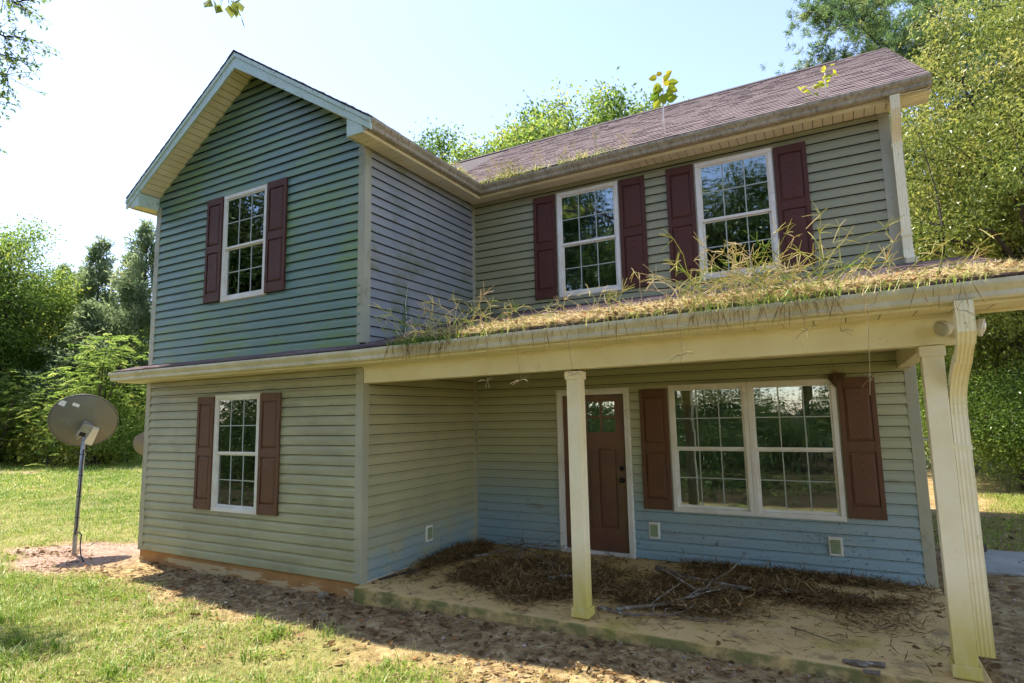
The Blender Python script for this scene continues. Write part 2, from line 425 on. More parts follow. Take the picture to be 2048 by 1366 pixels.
M['sumac'] = leafmat('sumac_leaf', [(0, (.045, .095, .018)), (.4, (.11, .18, .03)), (.8, (.22, .28, .06)), (1, (.33, .36, .11))], trans=.56, gloss=.14, tv=2.1)
M['sapling'] = leafmat('sapling_leaf', [(0, (.07, .14, .018)), (.5, (.21, .28, .025)), (1, (.42, .38, .03))], trans=.5, gloss=.08)


# ------------------------------------------------------------------ ground
def gz(x, y):
    x = np.asarray(x, float); y = np.asarray(y, float)
    z = -.135 + .065 * smooth(3.5, 7.5, x) * smooth(-4, 0, y)
    z = z + (fbm(x * .9, y * .9) - .5) * .05 + (fbm(x * .13 + 9, y * .13) - .5) * .35 * smooth(6, 25, np.hypot(x - 4, y))
    z = np.where((x > -.1) & (x < 9.7) & (y > -.06), np.minimum(z, -.16), z)
    return z


def dirtmask(x, y):
    n = fbm(x * 1.1, y * 1.1, 4) - .5
    n2 = fbm(x * 3.1 + 40, y * 3.1, 3) - .5
    edge = -1.05 + .28 * smooth(5.5, 8, x) * -1 + .35 * smooth(4, -1, x)
    band = smooth(edge - .35, edge + .25, y + n * .9 + n2 * .5) * smooth(-1.6, -.4, x + n)
    band = band * smooth(12.5, 11, x + n)
    patch = smooth(1.25, .75, np.hypot((x + 1.0) / 1.55, (y + .12) / .80) + n * .8 + n2 * .5)
    right = smooth(9.2, 9.8, x + n * .6) * smooth(8.6, 7.6, y + n * 1.5) * smooth(-2.0, -1.0, y + n) * smooth(30, 24, x)
    far = smooth(1.2, .8, np.hypot((x + 22.2) / 2.2, (y - 6.9) / .7) + n * .6)
    floor = smooth(-3.2, -3.8, y + n * .4)
    return np.clip(np.maximum.reduce([band, patch, right, far, floor]), 0, 1)


def axis(dense_lo, dense_hi, step, far):
    a = list(np.arange(dense_lo, dense_hi + 1e-6, step))
    s = step; x = a[-1]
    while x < far:
        s *= 1.22; x += s; a.append(x)
    s = step; x = a[0]; b = []
    while x > -far:
        s *= 1.22; x -= s; b.append(x)
    return np.array(b[::-1] + a)


gx = axis(-4, 12, .11, 900); gy = axis(-4.5, 2.0, .11, 900)
GX, GY = np.meshgrid(gx, gy)
V = np.stack([GX.ravel(), GY.ravel(), gz(GX.ravel(), GY.ravel())], 1)
nx = len(gx); ny = len(gy)
i = np.arange(nx - 1)[None, :] + np.arange(ny - 1)[:, None] * nx
F = np.stack([i, i + 1, i + 1 + nx, i + nx], -1).reshape(-1, 4)
gm = bpy.data.materials.new('ground_soil'); gm.use_nodes = True
nt = gm.node_tree; N = nt.nodes; L = nt.links; P = N['Principled BSDF']; P.inputs['Roughness'].default_value = .95; P.inputs['Specular IOR Level'].default_value = .15
tc = N.new('ShaderNodeTexCoord'); at = N.new('ShaderNodeAttribute'); at.attribute_name = 'tint'


def _nz(scale, det=8):
    n = N.new('ShaderNodeTexNoise'); n.inputs['Scale'].default_value = scale; n.inputs['Detail'].default_value = det; n.inputs['Roughness'].default_value = .7
    L.new(tc.outputs['Object'], n.inputs[0]); return n.outputs[0]


def _rmp(src, stops):
    c = N.new('ShaderNodeValToRGB'); L.new(src, c.inputs[0]); e = c.color_ramp.elements
    e[0].position = stops[0][0]; e[0].color = (*stops[0][1], 1); e[1].position = stops[-1][0]; e[1].color = (*stops[-1][1], 1)
    for p_, c_ in stops[1:-1]:
        q = e.new(p_); q.color = (*c_, 1)
    return c.outputs[0]


dirt_c = _rmp(_nz(7), [(.3, (.12, .075, .034)), (.45, (.25, .17, .075)), (.57, (.41, .30, .14)), (.70, (.56, .45, .24))])
dirt_p = _rmp(_nz(11), [(.3, (.22, .13, .10)), (.55, (.40, .27, .20)), (.75, (.50, .37, .27))])
soil_c = _rmp(_nz(5), [(.3, (.10, .11, .03)), (.5, (.20, .19, .06)), (.65, (.30, .26, .10)), (.8, (.38, .31, .16))])
sx = N.new('ShaderNodeSeparateXYZ'); L.new(tc.outputs['Object'], sx.inputs[0])
mr = N.new('ShaderNodeMapRange'); mr.inputs[1].default_value = .3; mr.inputs[2].default_value = -.8; L.new(sx.outputs[0], mr.inputs[0])


def _mix(f, a, b):
    m_ = N.new('ShaderNodeMix'); m_.data_type = 'RGBA'; L.new(f, m_.inputs[0]); L.new(a, m_.inputs[6]); L.new(b, m_.inputs[7]); return m_.outputs[2]


humus = _rmp(_nz(3), [(.35, (.022, .018, .008)), (.55, (.05, .036, .016)), (.7, (.045, .055, .015))])
mr2 = N.new('ShaderNodeMapRange'); mr2.inputs[1].default_value = -3.3; mr2.inputs[2].default_value = -3.9; L.new(sx.outputs[1], mr2.inputs[0])
d2 = _mix(mr2.outputs[0], _mix(mr.outputs[0], dirt_c, dirt_p), humus)
L.new(_mix(at.outputs['Fac'], soil_c, d2), P.inputs['Base Color'])
bpn = N.new('ShaderNodeBump'); bpn.inputs['Strength'].default_value = .8; bpn.inputs['Distance'].default_value = .03
L.new(_nz(22, 6), bpn.inputs['Height']); L.new(bpn.outputs[0], P.inputs['Normal'])
tag(mesh_obj('ground', np_mesh('ground', V, [F], gm, dirtmask(V[:, 0], V[:, 1]), True)), 'weedy lawn and bare leaf-strewn dirt around the house', kind='structure')

# ------------------------------------------------------------------ house
W, D, X2, YB = 4.205, 2.365, 9.639, 8.75
ZB, ZE = .0315, 5.06
RX = 2.13             # wing ridge x
H = empty('house')
tag(H, 'two-storey house with grey-green lap siding, burgundy shutters and a full-width front porch', 'house')
FRONT = lambda yy: (lambda u, n, z: (u, yy - n, z))      # wall facing -y, u = x
SIDE = lambda xx: (lambda u, n, z: (xx + n, u, z))       # wall facing +x, u = y
LEFT = lambda xx: (lambda u, n, z: (xx - n, u, z))       # wall facing -x
PFZ = [0, .60, .80, 1.0]; PFN = [.024, .017, .006, .004]
CH = .1143


def subtract(iv, cuts):
    out = [iv]
    for a, b in cuts:
        nw = []
        for p, q in out:
            if b <= p or a >= q: nw.append((p, q)); continue
            if a > p: nw.append((p, a))
            if b < q: nw.append((b, q))
        out = nw
    return out


def wall(T, rng_u, z0, z1, mat, openings=(), core=True, zref=None):
    """one wall part with a board for every siding course; openings = (u0,u1,z0,z1)"""
    ur = rng_u if callable(rng_u) else (lambda z: rng_u)
    mb = MB()
    # core sheathing behind the boards, cut round the openings
    zs = sorted(set([z0, z1] + [z for o in openings for z in o[2:4] if z0 < z < z1] + list(np.linspace(z0, z1, 3))))
    for p, q in zip(zs[:-1], zs[1:]):
        zm = (p + q) / 2
        a0, b0 = ur(p); a1, b1 = ur(q)
        am, bm = ur(zm)
        cuts = [(o[0], o[1]) for o in openings if o[2] - 1e-6 < zm < o[3] + 1e-6]
        for (s, e) in subtract((am, bm), cuts):
            sl, sh = (a0, a1) if s == am else (s, s); el, eh = (b0, b1) if e == bm else (e, e)
            mb.hexa([T(sl, 0, p), T(el, 0, p), T(el, -.12, p), T(sl, -.12, p), T(sh, 0, q), T(eh, 0, q), T(eh, -.12, q), T(sh, -.12, q)])
    wl = mb.build('wall', M['lap_shade'], H)
    k = 0; za = z0
    while za < z1 - .01:
        zb = min(za + CH, z1); zn = zb; zb -= .008
        full = [o for o in openings if o[2] <= za + 1e-6 and o[3] >= zb - 1e-6]
        segs = [None] if not full else subtract(ur((za + zb) / 2), [(o[0], o[1]) for o in full])
        ua, ub_ = ur((za + zb) / 2)
        if k % 2 == 0: seam_u = rnd.uniform(.22, .78)
        part_cut = any(o[2] < zb and o[3] > za for o in openings)
        seam = ua + (ub_ - ua) * seam_u if (ub_ - ua > 3.0 and not part_cut) else None
        if seam is not None: segs = [(ua - 1, seam), (seam, ub_ + 1)]
        MBS = [MB() for _ in segs]
        knots = sorted(set([za, zb] + [za + f * CH for f in PFZ[1:-1] if za + f * CH < zb] + [z for o in openings for z in o[2:4] if za < z < zb]))
        wob = rnd.uniform(-.0006, .0008)
        for p, q in zip(knots[:-1], knots[1:]):
            zm = (p + q) / 2
            a0, b0 = ur(p); a1, b1 = ur(q); am, bm = ur(zm)
            if bm - am < .02: continue
            np_, nq = (float(np.interp((z_ - za) / CH, PFZ, PFN)) + wob for z_ in (p, q))
            cuts = [(o[0], o[1]) for o in openings if o[2] - 1e-6 < zm < o[3] + 1e-6]
            ivs = subtract((am, bm), cuts)
            if seam is not None: ivs = [(am, seam), (seam, bm)]
            for (s, e) in ivs:
                sl, sh = (a0, a1) if s == am else (s, s); el, eh = (b0, b1) if e == bm else (e, e)
                if seam is not None and s == seam: np_ += .0022; nq += .0022
                mb = MBS[0] if segs[0] is None else MBS[next((i_ for i_, g_ in enumerate(segs) if g_[0] - .05 <= s and e <= g_[1] + .05), 0)]
                mb.poly([T(sl, np_, p), T(el, np_, p), T(eh, nq, q), T(sh, nq, q)])
                if p == za:
                    mb.poly([T(sl, np_ - .0025, p + .003), T(sl, np_ - .006, p + .006), T(el, np_ - .006, p + .006), T(el, np_ - .0025, p + .003)])
                    mb.poly([T(sl, np_, p), T(sl, np_ - .0025, p + .003), T(el, np_ - .0025, p + .003), T(el, np_, p)])
        for mb in MBS:
            if mb.f: mb.build('siding_board', mat, wl)
        za = zn; k += 1
    return wl


IN = .05
gw = (1.614, 2.510, 3.440, 4.940)      # gable window outer frame
lw = (1.604, 2.503, .655, 2.162)       # lower wing window
aw = (5.639, 6.540, 3.434, 4.937)
bw = (7.560, 8.461, 3.434, 4.937)
ww = (7.080, 8.913, .620, 2.151)
dw = (5.541, 6.571, .0178, 2.148)
op = lambda r_: (r_[0] + IN, r_[1] - IN, r_[2] + IN, r_[3] - IN)
sl = .656


def gable_u(z):
    h = max(0.0, 6.628 - z) / sl
    return (max(.03, RX - h), min(W - .03, RX + h))


wall(FRONT(0), (0.03, W - .03), ZB, 2.42, M['siding'], [op(lw)])
wall(FRONT(0), gable_u, 2.66, 6.60, M['siding_mossy'], [op(gw)])
wall(SIDE(W), (.03, D - .012), ZB, 2.62, M['siding_return'])
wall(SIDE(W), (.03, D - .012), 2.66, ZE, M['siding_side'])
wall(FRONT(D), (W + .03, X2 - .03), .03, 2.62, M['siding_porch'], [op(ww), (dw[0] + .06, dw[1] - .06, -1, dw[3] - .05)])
wall(FRONT(D), (W + .03, X2 - .03), 3.28, ZE, M['siding_upper'], [op(aw), op(bw)])
wall(SIDE(X2), (D + .03, YB), .03, ZE, M['siding'])
wall(LEFT(0), (0.03, YB), ZB, ZE, M['siding'])
# gable ends of the main body, back wall and the inside of the shell
mb = MB()
for x in (0.0, X2 - .12):
    mb.poly([(x, D, ZE), (x, YB, ZE), (x, 5.55, 7.4)]); mb.poly([(x + .12, YB, ZE), (x + .12, D, ZE), (x + .12, 5.55, 7.4)])
mb.box((0, YB - .1, 0), (X2, YB, ZE))
mb.build('wall', M['siding'], H)
mb = MB()
mb.box((.125, .125, -.05), (X2 - .125, YB - .12, .0)) if False else None
mb.box((.13, .13, .005), (W - .13, YB - .11, .035)); mb.box((W - .128, D + .13, .005), (X2 - .13, YB - .11, .035))
mb.box((.13, .13, 2.50), (W - .13, YB - .11, 2.80)); mb.box((W - .128, D + .13, 2.50), (X2 - .13, YB - .11, 2.80))
mb.box((.13, .13, 5.08), (W - .13, YB - .11, 5.12)); mb.box((W - .128, D + .13, 5.08), (X2 - .13, YB - .11, 5.12))
mb.build('floor_deck', M['room'], H)
mb = MB(); mb.box((.13, 4.6, .04), (X2 - .13, 4.7, 2.495)); mb.box((.13, 4.6, 2.805), (X2 - .13, 4.7, 5.075))
mb.box((6.72, D + .14, .04), (6.8, 4.59, 2.495)); mb.box((7.0, D + .14, 2.805), (7.08, 4.59, 5.075))
mb.build('inner_partition', M['room'], H)


def corner(x, y, z0, z1, sx, sy, wdt=.085, t=.024):
    """outside corner post; sx,sy = direction in which its two legs run"""
    mb = MB()
    ox, oy = x - sx * t, y - sy * t
    mb.box((min(ox, x + sx * wdt), min(oy, y), z0), (max(ox, x + sx * wdt), max(oy, y), z1))
    mb.box((min(ox, x), min(y, y + sy * wdt), z0), (max(ox, x), max(y, y + sy * wdt), z1))
    mb.build('corner_post', M['corner'], H, bevel=.004)


corner(0, 0, ZB - .01, 2.42, 1, 1)
corner(0, 0, 2.66, ZE + .02, 1, 1)
corner(W, 0, ZB - .01, 2.42, -1, 1)
corner(W, 0, 2.68, ZE, -1, 1)
corner(X2, D, .02, 2.60, -1, 1)
corner(X2, D, 3.3, ZE, -1, 1)
for z0, z1 in ((.03, 2.6), (3.30, ZE)):
    mb = MB(); mb.box((W + .001, D - .045, z0), (W + .022, D - .001, z1)); mb.box((W + .022, D - .022, z0), (W + .045, D - .001, z1))
    mb.build('corner_strip', M['corner'], H)
# foundation
mb = MB()
mb.box((.012, -.004, -.4), (W - .012, .10, ZB + .003)); mb.box((.012, .1, -.4), (.1, YB, ZB + .003)); mb.box((W - .1, .1, -.4), (W + .006, D, ZB + .003))
mb.box((W, D + .004, -.4), (X2 + .004, D + .1, .028)); mb.box((X2 - .1, D + .1, -.4), (X2 + .004, YB, .028))
mb.build('foundation', M['found'], H)
# trim strip at the foot of the return wall
mb = MB(); mb.box((W + .006, -.02, .018), (W + .022, D - .02, .034)); mb.build('starter_strip', M['white'], H)


# windows ----------------------------------------------------------
def window(r_, y, blind=False, glass_off=.0):
    x0, x1, z0, z1 = r_
    wd = empty('window', (0, 0, 0), H)
    c = .052; f = y - .034; b = y + .05
    mb = MB()
    mb.box((x0, f, z1 - c), (x1, b, z1)); mb.box((x0, f, z0), (x1, b, z0 + c))
    mb.box((x0, f + .001, z0 + c), (x0 + c, b, z1 - c)); mb.box((x1 - c, f + .001, z0 + c), (x1, b, z1 - c))
    mb.build('frame', M['white'], wd, bevel=.004)
    xi0, xi1, zi0, zi1 = x0 + c, x1 - c, z0 + c, z1 - c
    zm = zi0 + (zi1 - zi0) * .485
    for (s0, s1, yy) in ((zm, zi1, f + .014), (zi0, zm + .012, f + .036)):
        st = .020 if yy < f + .02 else .028
        mb = MB()
        rb = .034
        mb.box((xi0, yy, s1 - st), (xi1, yy + .02, s1 - .0005)); mb.box((xi0, yy, s0 + .0005), (xi1, yy + .02, s0 + rb))
        mb.box((xi0 + .0005, yy + .001, s0 + rb), (xi0 + st, yy + .02, s1 - st)); mb.box((xi1 - st, yy + .001, s0 + rb), (xi1 - .0005, yy + .02, s1 - st))
        mb.build('sash', M['white'], wd, bevel=.002)
        gx0, gx1, gz0, gz1 = xi0 + st, xi1 - st, s0 + rb, s1 - st
        mb = MB(); t = rnd.uniform(-.0016, .0016)
        mb.hexa([(gx0, yy + .008 + t, gz0), (gx1, yy + .008 - t, gz0), (gx1, yy + .010 - t, gz0), (gx0, yy + .010 + t, gz0), (gx0, yy + .008, gz1), (gx1, yy + .008, gz1), (gx1, yy + .010, gz1), (gx0, yy + .010, gz1)])
        mb.build('pane', M['glass'], wd)
        for k in (1, 2):
            xx = gx0 + (gx1 - gx0) * k / 3
            mb = MB(); mb.box((xx - .0065, yy + .001, gz0), (xx + .0065, yy + .0065, gz1)); mb.build('grille_bar', M['bar'], wd)
        zz = (gz0 + gz1) / 2
        mb = MB(); mb.box((gx0, yy + .002, zz - .0065), (gx1, yy + .006, zz + .0065)); mb.build('grille_bar', M['bar'], wd)
    if blind:
        n = 9
        for k in range(n):
            zt = zi1 - .004 - k * .021
            mb = MB(); mb.hexa([(xi0 + .01, b + .02, zt - .019), (xi1 - .01, b + .02, zt - .019), (xi1 - .01, b + .024, zt - .019), (xi0 + .01, b + .024, zt - .019),
                                (xi0 + .01, b + .016, zt), (xi1 - .01, b + .016, zt), (xi1 - .01, b + .02, zt), (xi0 + .01, b + .02, zt)])
            mb.build('blind_slat', M['blind'], wd)
    return wd


def jchan(r_, y):
    x0, x1, z0, z1 = r_
    mb = MB()
    mb.box((x0 - .018, y - .024, z1 + .0005), (x1 + .018, y, z1 + .016)); mb.box((x0 - .018, y - .022, z0 - .016), (x1 + .018, y, z0 - .0005))
    mb.box((x0 - .018, y - .023, z0), (x0 - .0005, y, z1)); mb.box((x1 + .0005, y - .023, z0), (x1 + .018, y, z1))
    mb.build('channel_trim', M['corner'], H)


for r_, y, bl in ((gw, 0, 0), (lw, 0, 0), (aw, D, 0), (bw, D, 0)):
    window(r_, y, bl); jchan(r_, y)
xm = (ww[0] + ww[1]) / 2
window((ww[0], xm - .001, ww[2], ww[3]), D, True); window((xm + .001, ww[1], ww[2], ww[3]), D, True); jchan(ww, D)


def shutter(x0, z0, z1, y, mat, wdt=.345):
    s = empty('shutter', (0, 0, 0), H)
    x1 = x0 + wdt; h = z1 - z0
    yb, yf = y - .022, y - .050
    st = .047
    zz = [z0, z0 + .085 * h, z0 + .468 * h, z0 + .54 * h, z0 + .935 * h, z1]
    mb = MB()
    mb.box((x0, yf, z0), (x0 + st, yb, z1)); mb.box((x1 - st, yf, z0), (x1, yb, z1))
    for a, b in ((0, 1), (2, 3), (4, 5)):
        mb.box((x0 + st, yf + .0015, zz[a]), (x1 - st, yb, zz[b]))
    mb.box((x0 + st, yf + .016, zz[1]), (x1 - st, yb, zz[4]))
    mb.build('shutter_frame', mat, s, bevel=.003)
    for a, b in ((1, 2), (3, 4)):
        mb = MB()
        p0, p1, q0, q1 = x0 + st + .006, x1 - st - .006, zz[a] + .006, zz[b] - .006
        i_ = .026
        A = [(p0, yf + .0155, q0), (p1, yf + .0155, q0), (p1, yf + .0155, q1), (p0, yf + .0155, q1)]
        B = [(p0 + i_, yf + .003, q0 + i_), (p1 - i_, yf + .003, q0 + i_), (p1 - i_, yf + .003, q1 - i_), (p0 + i_, yf + .003, q1 - i_)]
        mb.sweep([A, B], caps=False); mb.poly(B)
        # object origin in the panel's middle so that the moulded grain is centred on it
        cx, cz = (p0 + p1) / 2, q0 + (q1 - q0) * rnd.uniform(.3, .45)
        mb.v = [(v[0] - cx, v[1], v[2] - cz) for v in mb.v]
        mb.build('panel', mat, s, loc=(cx, 0, cz))


shutter(gw[0] - .355, 3.455, 4.945, 0, M['shutter']); shutter(gw[1] + .015, 3.455, 4.945, 0, M['shutter'], .37)
shutter(lw[0] - .352, .668, 2.148, 0, M['shutter_warm']); shutter(lw[1] + .02, .668, 2.155, 0, M['shutter_warm'], .37)
shutter(5.268, 3.44, 4.937, D, M['shutter']); shutter(aw[1] + .018, 3.44, 4.932, D, M['shutter'], .35)
shutter(7.195, 3.46, 4.94, D, M['shutter']); shutter(bw[1] + .015, 3.455, 4.92, D, M['shutter'], .35)
shutter(6.71, .635, 2.115, D, M['shutter_warm'], .352); shutter(ww[1] + .018, .66, 2.155, D, M['shutter_warm'], .352)

# door ------------------------------------------------------------
mb = MB()
dx0, dx1, dz0, dz1 = dw
c = .078
for a, b in (((dx0, D - .032, dz0), (dx0 + c, D + .03, dz1)), ((dx1 - c, D - .032, dz0), (dx1, D + .03, dz1)), ((dx0 + c, D - .031, dz1 - c), (dx1 - c, D + .03, dz1))):
    mb.box(a, b)
for a, b in (((dx0 + .012, D - .040, dz0), (dx0 + .03, D - .033, dz1 - .012)), ((dx1 - .03, D - .040, dz0), (dx1 - .012, D - .033, dz1 - .012)), ((dx0 + .031, D - .039, dz1 - .03), (dx1 - .031, D - .032, dz1 - .012))):
    mb.box(a, b)
mb.box((dx0 + c, D - .03, dz0 + .001), (dx1 - c, D + .08, dz0 + .045))
mb.build('door_frame', M['white'], H, bevel=.003)
door = empty('door', (0, 0, 0), H)
lx0, lx1, lz0, lz1 = dx0 + c + .003, dx1 - c - .003, dz0 + .05, dz1 - c - .003
dy = D + .012
DWd = lx1 - lx0
fx = lambda f_: lx0 + f_ * DWd
mb = MB()
zl0, zl1 = 1.575, 1.975
xs = [fx(.155), fx(.845)]
mb.box((lx0, dy, lz0), (xs[0], dy + .04, lz1)); mb.box((xs[1], dy, lz0), (lx1, dy + .04, lz1))
mb.box((xs[0], dy + .0005, zl1), (xs[1], dy + .04, lz1)); mb.box((xs[0], dy + .0005, 1.36), (xs[1], dy + .04, zl0)); mb.box((xs[0], dy + .0005, lz0), (xs[1], dy + .04, .36))
mb.box((fx(.435), dy + .0005, .36), (fx(.565), dy + .04, 1.36))
lw3 = (xs[1] - xs[0] - .03 * 2) / 3
for k in (1, 2):
    xx = xs[0] + k * lw3 + (k - 1) * .03
    mb.box((xx, dy + .001, zl0), (xx + .03, dy + .035, zl1))
zmid = (zl0 + zl1) / 2
for k in range(3):
    xx = xs[0] + k * (lw3 + .03)
    mb.box((xx, dy + .0015, zmid - .014), (xx + lw3, dy + .035, zmid + .014))
mb.build('door_leaf', M['door'], door, bevel=.003)
for a, b in ((.155, .435), (.565, .845)):
    mb = MB(); mb.box((fx(a) + .02, dy + .016, .38), (fx(b) - .02, dy + .034, 1.34)); mb.box((fx(a), dy + .026, .36), (fx(b), dy + .0335, 1.36)); mb.build('panel', M['door'], door, bevel=.004)
for k in range(3):
    for (a, b) in ((zl0, zmid - .014), (zmid + .014, zl1)):
        xx = xs[0] + k * (lw3 + .03)
        mb = MB(); mb.box((xx, dy + .016, a), (xx + lw3, dy + .02, b)); mb.build('pane', M['glass'], door)


def lathe(mb, o, ax, prof, n=14):
    ax = Vector(ax).normalized(); a = ax.cross(Vector((0, 0, 1)) if abs(ax.z) < .9 else Vector((1, 0, 0))).normalized(); b = ax.cross(a); o = Vector(o)
    rings = [[o + ax * t + (a * math.cos(q) + b * math.sin(q)) * r_ for q in (2 * math.pi * k / n for k in range(n))] for t, r_ in prof]
    mb.sweep(rings, sm=True)


for nm, zz, pf in (('deadbolt', 1.115, [(0, .03), (.012, .03), (.014, .02), (.026, .018), (.027, .002)]),
                   ('door_knob', .965, [(0, .033), (.008, .033), (.012, .014), (.03, .013), (.036, .026), (.05, .03), (.062, .024), (.066, .004)])):
    mb = MB(); lathe(mb, (fx(.925), dy, zz), (0, -1, 0), pf); mb.build(nm, M['bronze'], door)
mb = MB(); mb.box((fx(.33), dy + .004, 1.0), (fx(.345), dy + .012, 1.16)); mb.box((fx(.322), dy + .003, 1.06), (fx(.353), dy + .0125, 1.075)); mb.build('door_hanger', M['sticker'], door)


# roofs ------------------------------------------------------------
def shingle_slope(roof, A, Bv, up, n_len, exposure, width, thick=.009, skip=None, dark=0.0):
    """A origin at eave-left, Bv unit vec along the eave, up unit vec up the slope, n_len slope length, width along eave. Each course is its own piece of tabs."""
    A, Bv, up = Vector(A), Vector(Bv).normalized(), Vector(up).normalized()
    nn = Bv.cross(up).normalized()
    if nn.z < 0: nn = -nn
    k = 0; s = 0.0
    while s < n_len - .01:
        e = min(s + exposure * 1.25, n_len)
        vs, fs, ti = [], [], []
        x = -rnd.uniform(0, .2)
        row = rnd.uniform(-.06, .06)
        while x < width:
            wd = rnd.uniform(.09, .26); x0, x1 = max(x, 0), min(x + wd, width); x += wd
            if x1 - x0 < .005: continue
            t0 = thick + rnd.choice((0, 0, .004)) + rnd.uniform(0, .0015)
            sj = s + rnd.uniform(-.004, .004)
            t_ = min(1, max(0, rnd.gauss(.5, .13) + row + dark)); n = len(vs)
            for p in ((x0, sj, t0), (x1, sj, t0), (x1, e, .0012), (x0, e, .0012), (x0, sj, -.004), (x1, sj, -.004)):
                vs.append(A + Bv * p[0] + up * p[1] + nn * p[2])
            ti += [t_] * 6
            fs += [(n, n + 1, n + 2, n + 3), (n + 4, n + 5, n + 1, n), (n + 1, n + 5, n + 2, n + 2)[:3], (n + 4, n, n + 3)]
        V_ = np.array([tuple(v) for v in vs]); q = np.array([f_ for f_ in fs if len(f_) == 4]); t3 = np.array([f_ for f_ in fs if len(f_) == 3])
        mesh_obj('shingle_course', np_mesh('shingle_course', V_, [q, t3], M['shingle'], np.array(ti)), roof)
        s += exposure; k += 1


def deck(mb, A, Bv, up, L_, Wd, t=.03):
    A, Bv, up = Vector(A), Vector(Bv).normalized(), Vector(up).normalized(); nn = Bv.cross(up).normalized()
    if nn.z < 0: nn = -nn
    p = [A, A + Bv * Wd, A + Bv * Wd + up * L_, A + up * L_]
    mb.hexa([q - nn * t for q in p] + [q - nn * .003 for q in p])


# wing roof
wr = empty('roof', (0, 0, 0), H)
wz, ez = 6.795, 5.20
xl, xr_ = -.30, 4.56
ul = Vector((RX - xl, 0, wz - ez)); ur_ = Vector((RX - xr_, 0, wz - ez))
mb = MB()
deck(mb, (xl, -.325, ez), (0, 1, 0), ul, ul.length, 4.9); deck(mb, (xr_, -.325, ez), (0, 1, 0), ur_, ur_.length, 4.9)
mb.build('roof_deck', M['ridge'], wr)
shingle_slope(wr, (xl, -.345, ez), (0, 1, 0), ul, ul.length, .143, 4.9)
shingle_slope(wr, (xr_, -.345, ez), (0, 1, 0), ur_, ur_.length, .143, 4.9)
mb = MB()
for y0 in np.arange(-.35, 4.5, .3):
    mb.poly([(RX - .13, y0, wz - .075), (RX - .13, y0 + .3, wz - .083), (RX, y0 + .3, wz + .006), (RX, y0, wz + .014)]); mb.poly([(RX, y0, wz + .014), (RX, y0 + .3, wz + .006), (RX + .13, y0 + .3, wz - .083), (RX + .13, y0, wz - .075)])
mb.build('ridge_cap', M['ridge'], wr)
# main roof
mr_ = empty('roof', (0, 0, 0), H)
my, mz, mey, mez = 5.55, 7.525, 2.055, 5.235
um = Vector((0, my - mey, mz - mez)); ub = Vector((0, my - 9.05, mz - mez))
mb = MB(); deck(mb, (-.30, mey, mez), (1, 0, 0), um, um.length, 10.31); deck(mb, (-.30, 9.05, mez), (1, 0, 0), ub, ub.length, 10.31); mb.build('roof_deck', M['ridge'], mr_)
shingle_slope(mr_, (3.2, mey, mez), (1, 0, 0), um, um.length, .143, 6.83)
mb = MB()
mb.sweep([[(x, my - .15, mz - .075), (x, my, mz + .028), (x, my + .15, mz - .075), (x, my + .13, mz - .09), (x, my - .13, mz - .09)] for x in (-.3, 9.32)])
mb.build('ridge_vent', M['ridge'], mr_)
mb = MB()
mb.poly([(9.3, my - .12, mz - .066), (10.03, my - .12, mz - .066), (10.03, my, mz + .012), (9.3, my, mz + .012)]); mb.poly([(9.3, my, mz + .012), (10.03, my, mz + .012), (10.03, my + .12, mz - .066), (9.3, my + .12, mz - .066)])
mb.build('ridge_cap', M['shingle'], mr_)
# porch roof: low slope all along the front
pr = empty('roof', (0, 0, 0), H)
PX0, PX1 = -.235, 10.16
rise = lambda x: .0125 * max(0, x - 4.5)
pz = lambda y, x=0: 2.655 + (y + .04) * (3.325 - 2.655) / (D + .04) + rise(x) * max(0, 1 - (y + .4) / 2.4)
mb = MB()
mb.hexa([(PX0, -.36, pz(-.36) - .035), (4.5, -.36, pz(-.36) - .035), (4.5, -.02, pz(-.02) - .035), (PX0, -.02, pz(-.02) - .035), (PX0, -.36, pz(-.36) - .004), (4.5, -.36, pz(-.36) - .004), (4.5, -.02, pz(-.02) - .004), (PX0, -.02, pz(-.02) - .004)])
for x0, x1 in ((W + .03, PX1),):
    mb.hexa([(x0, -.36, pz(-.36, x0) - .04), (x1, -.36, pz(-.36, x1) - .04), (x1, D - .02, pz(D - .02) - .04), (x0, D - .02, pz(D - .02) - .04), (x0, -.36, pz(-.36, x0) - .005), (x1, -.36, pz(-.36, x1) - .005), (x1, D - .02, pz(D - .02) - .005), (x0, D - .02, pz(D - .02) - .005)])
mb.build('roof_deck', M['ridge'], pr)
shingle_slope(pr, (PX0 - .01, -.375, pz(-.375)), (1, 0, 0), (0, .355, pz(-.02) - pz(-.375)), .36, .143, W + .235)
ax0 = Vector((W + .04, -.375, pz(-.375, W))); ax1 = Vector((PX1, -.375, pz(-.375, PX1)))
shingle_slope(pr, ax0, ax1 - ax0, Vector((0, D - .02 + .375, pz(D - .02) - pz(-.375) - .03)), 2.45, .143, (ax1 - ax0).length)
# left end of the pent roof: return to the wall and its triangular end
mb = MB()
mb.poly([(PX0 + .015, -.33, 2.40), (PX0 + .015, 0.0, 2.40), (PX0 + .015, 0.0, pz(0) - .04), (PX0 + .015, -.33, pz(-.33) - .04)])
mb.box((PX0 + .02, -.001, 2.41), (0.0, .05, pz(0) - .04))
mb.build('fascia', M['trim'], H)


# gutters ----------------------------------------------------------
GP = [(0, .115), (0, 0), (.075, 0), (.088, .016), (.088, .045), (.118, .082), (.122, .098), (.122, .118), (.112, .118), (.112, .1), (.078, .05), (.076, .012), (.01, .012), (.01, .115)]


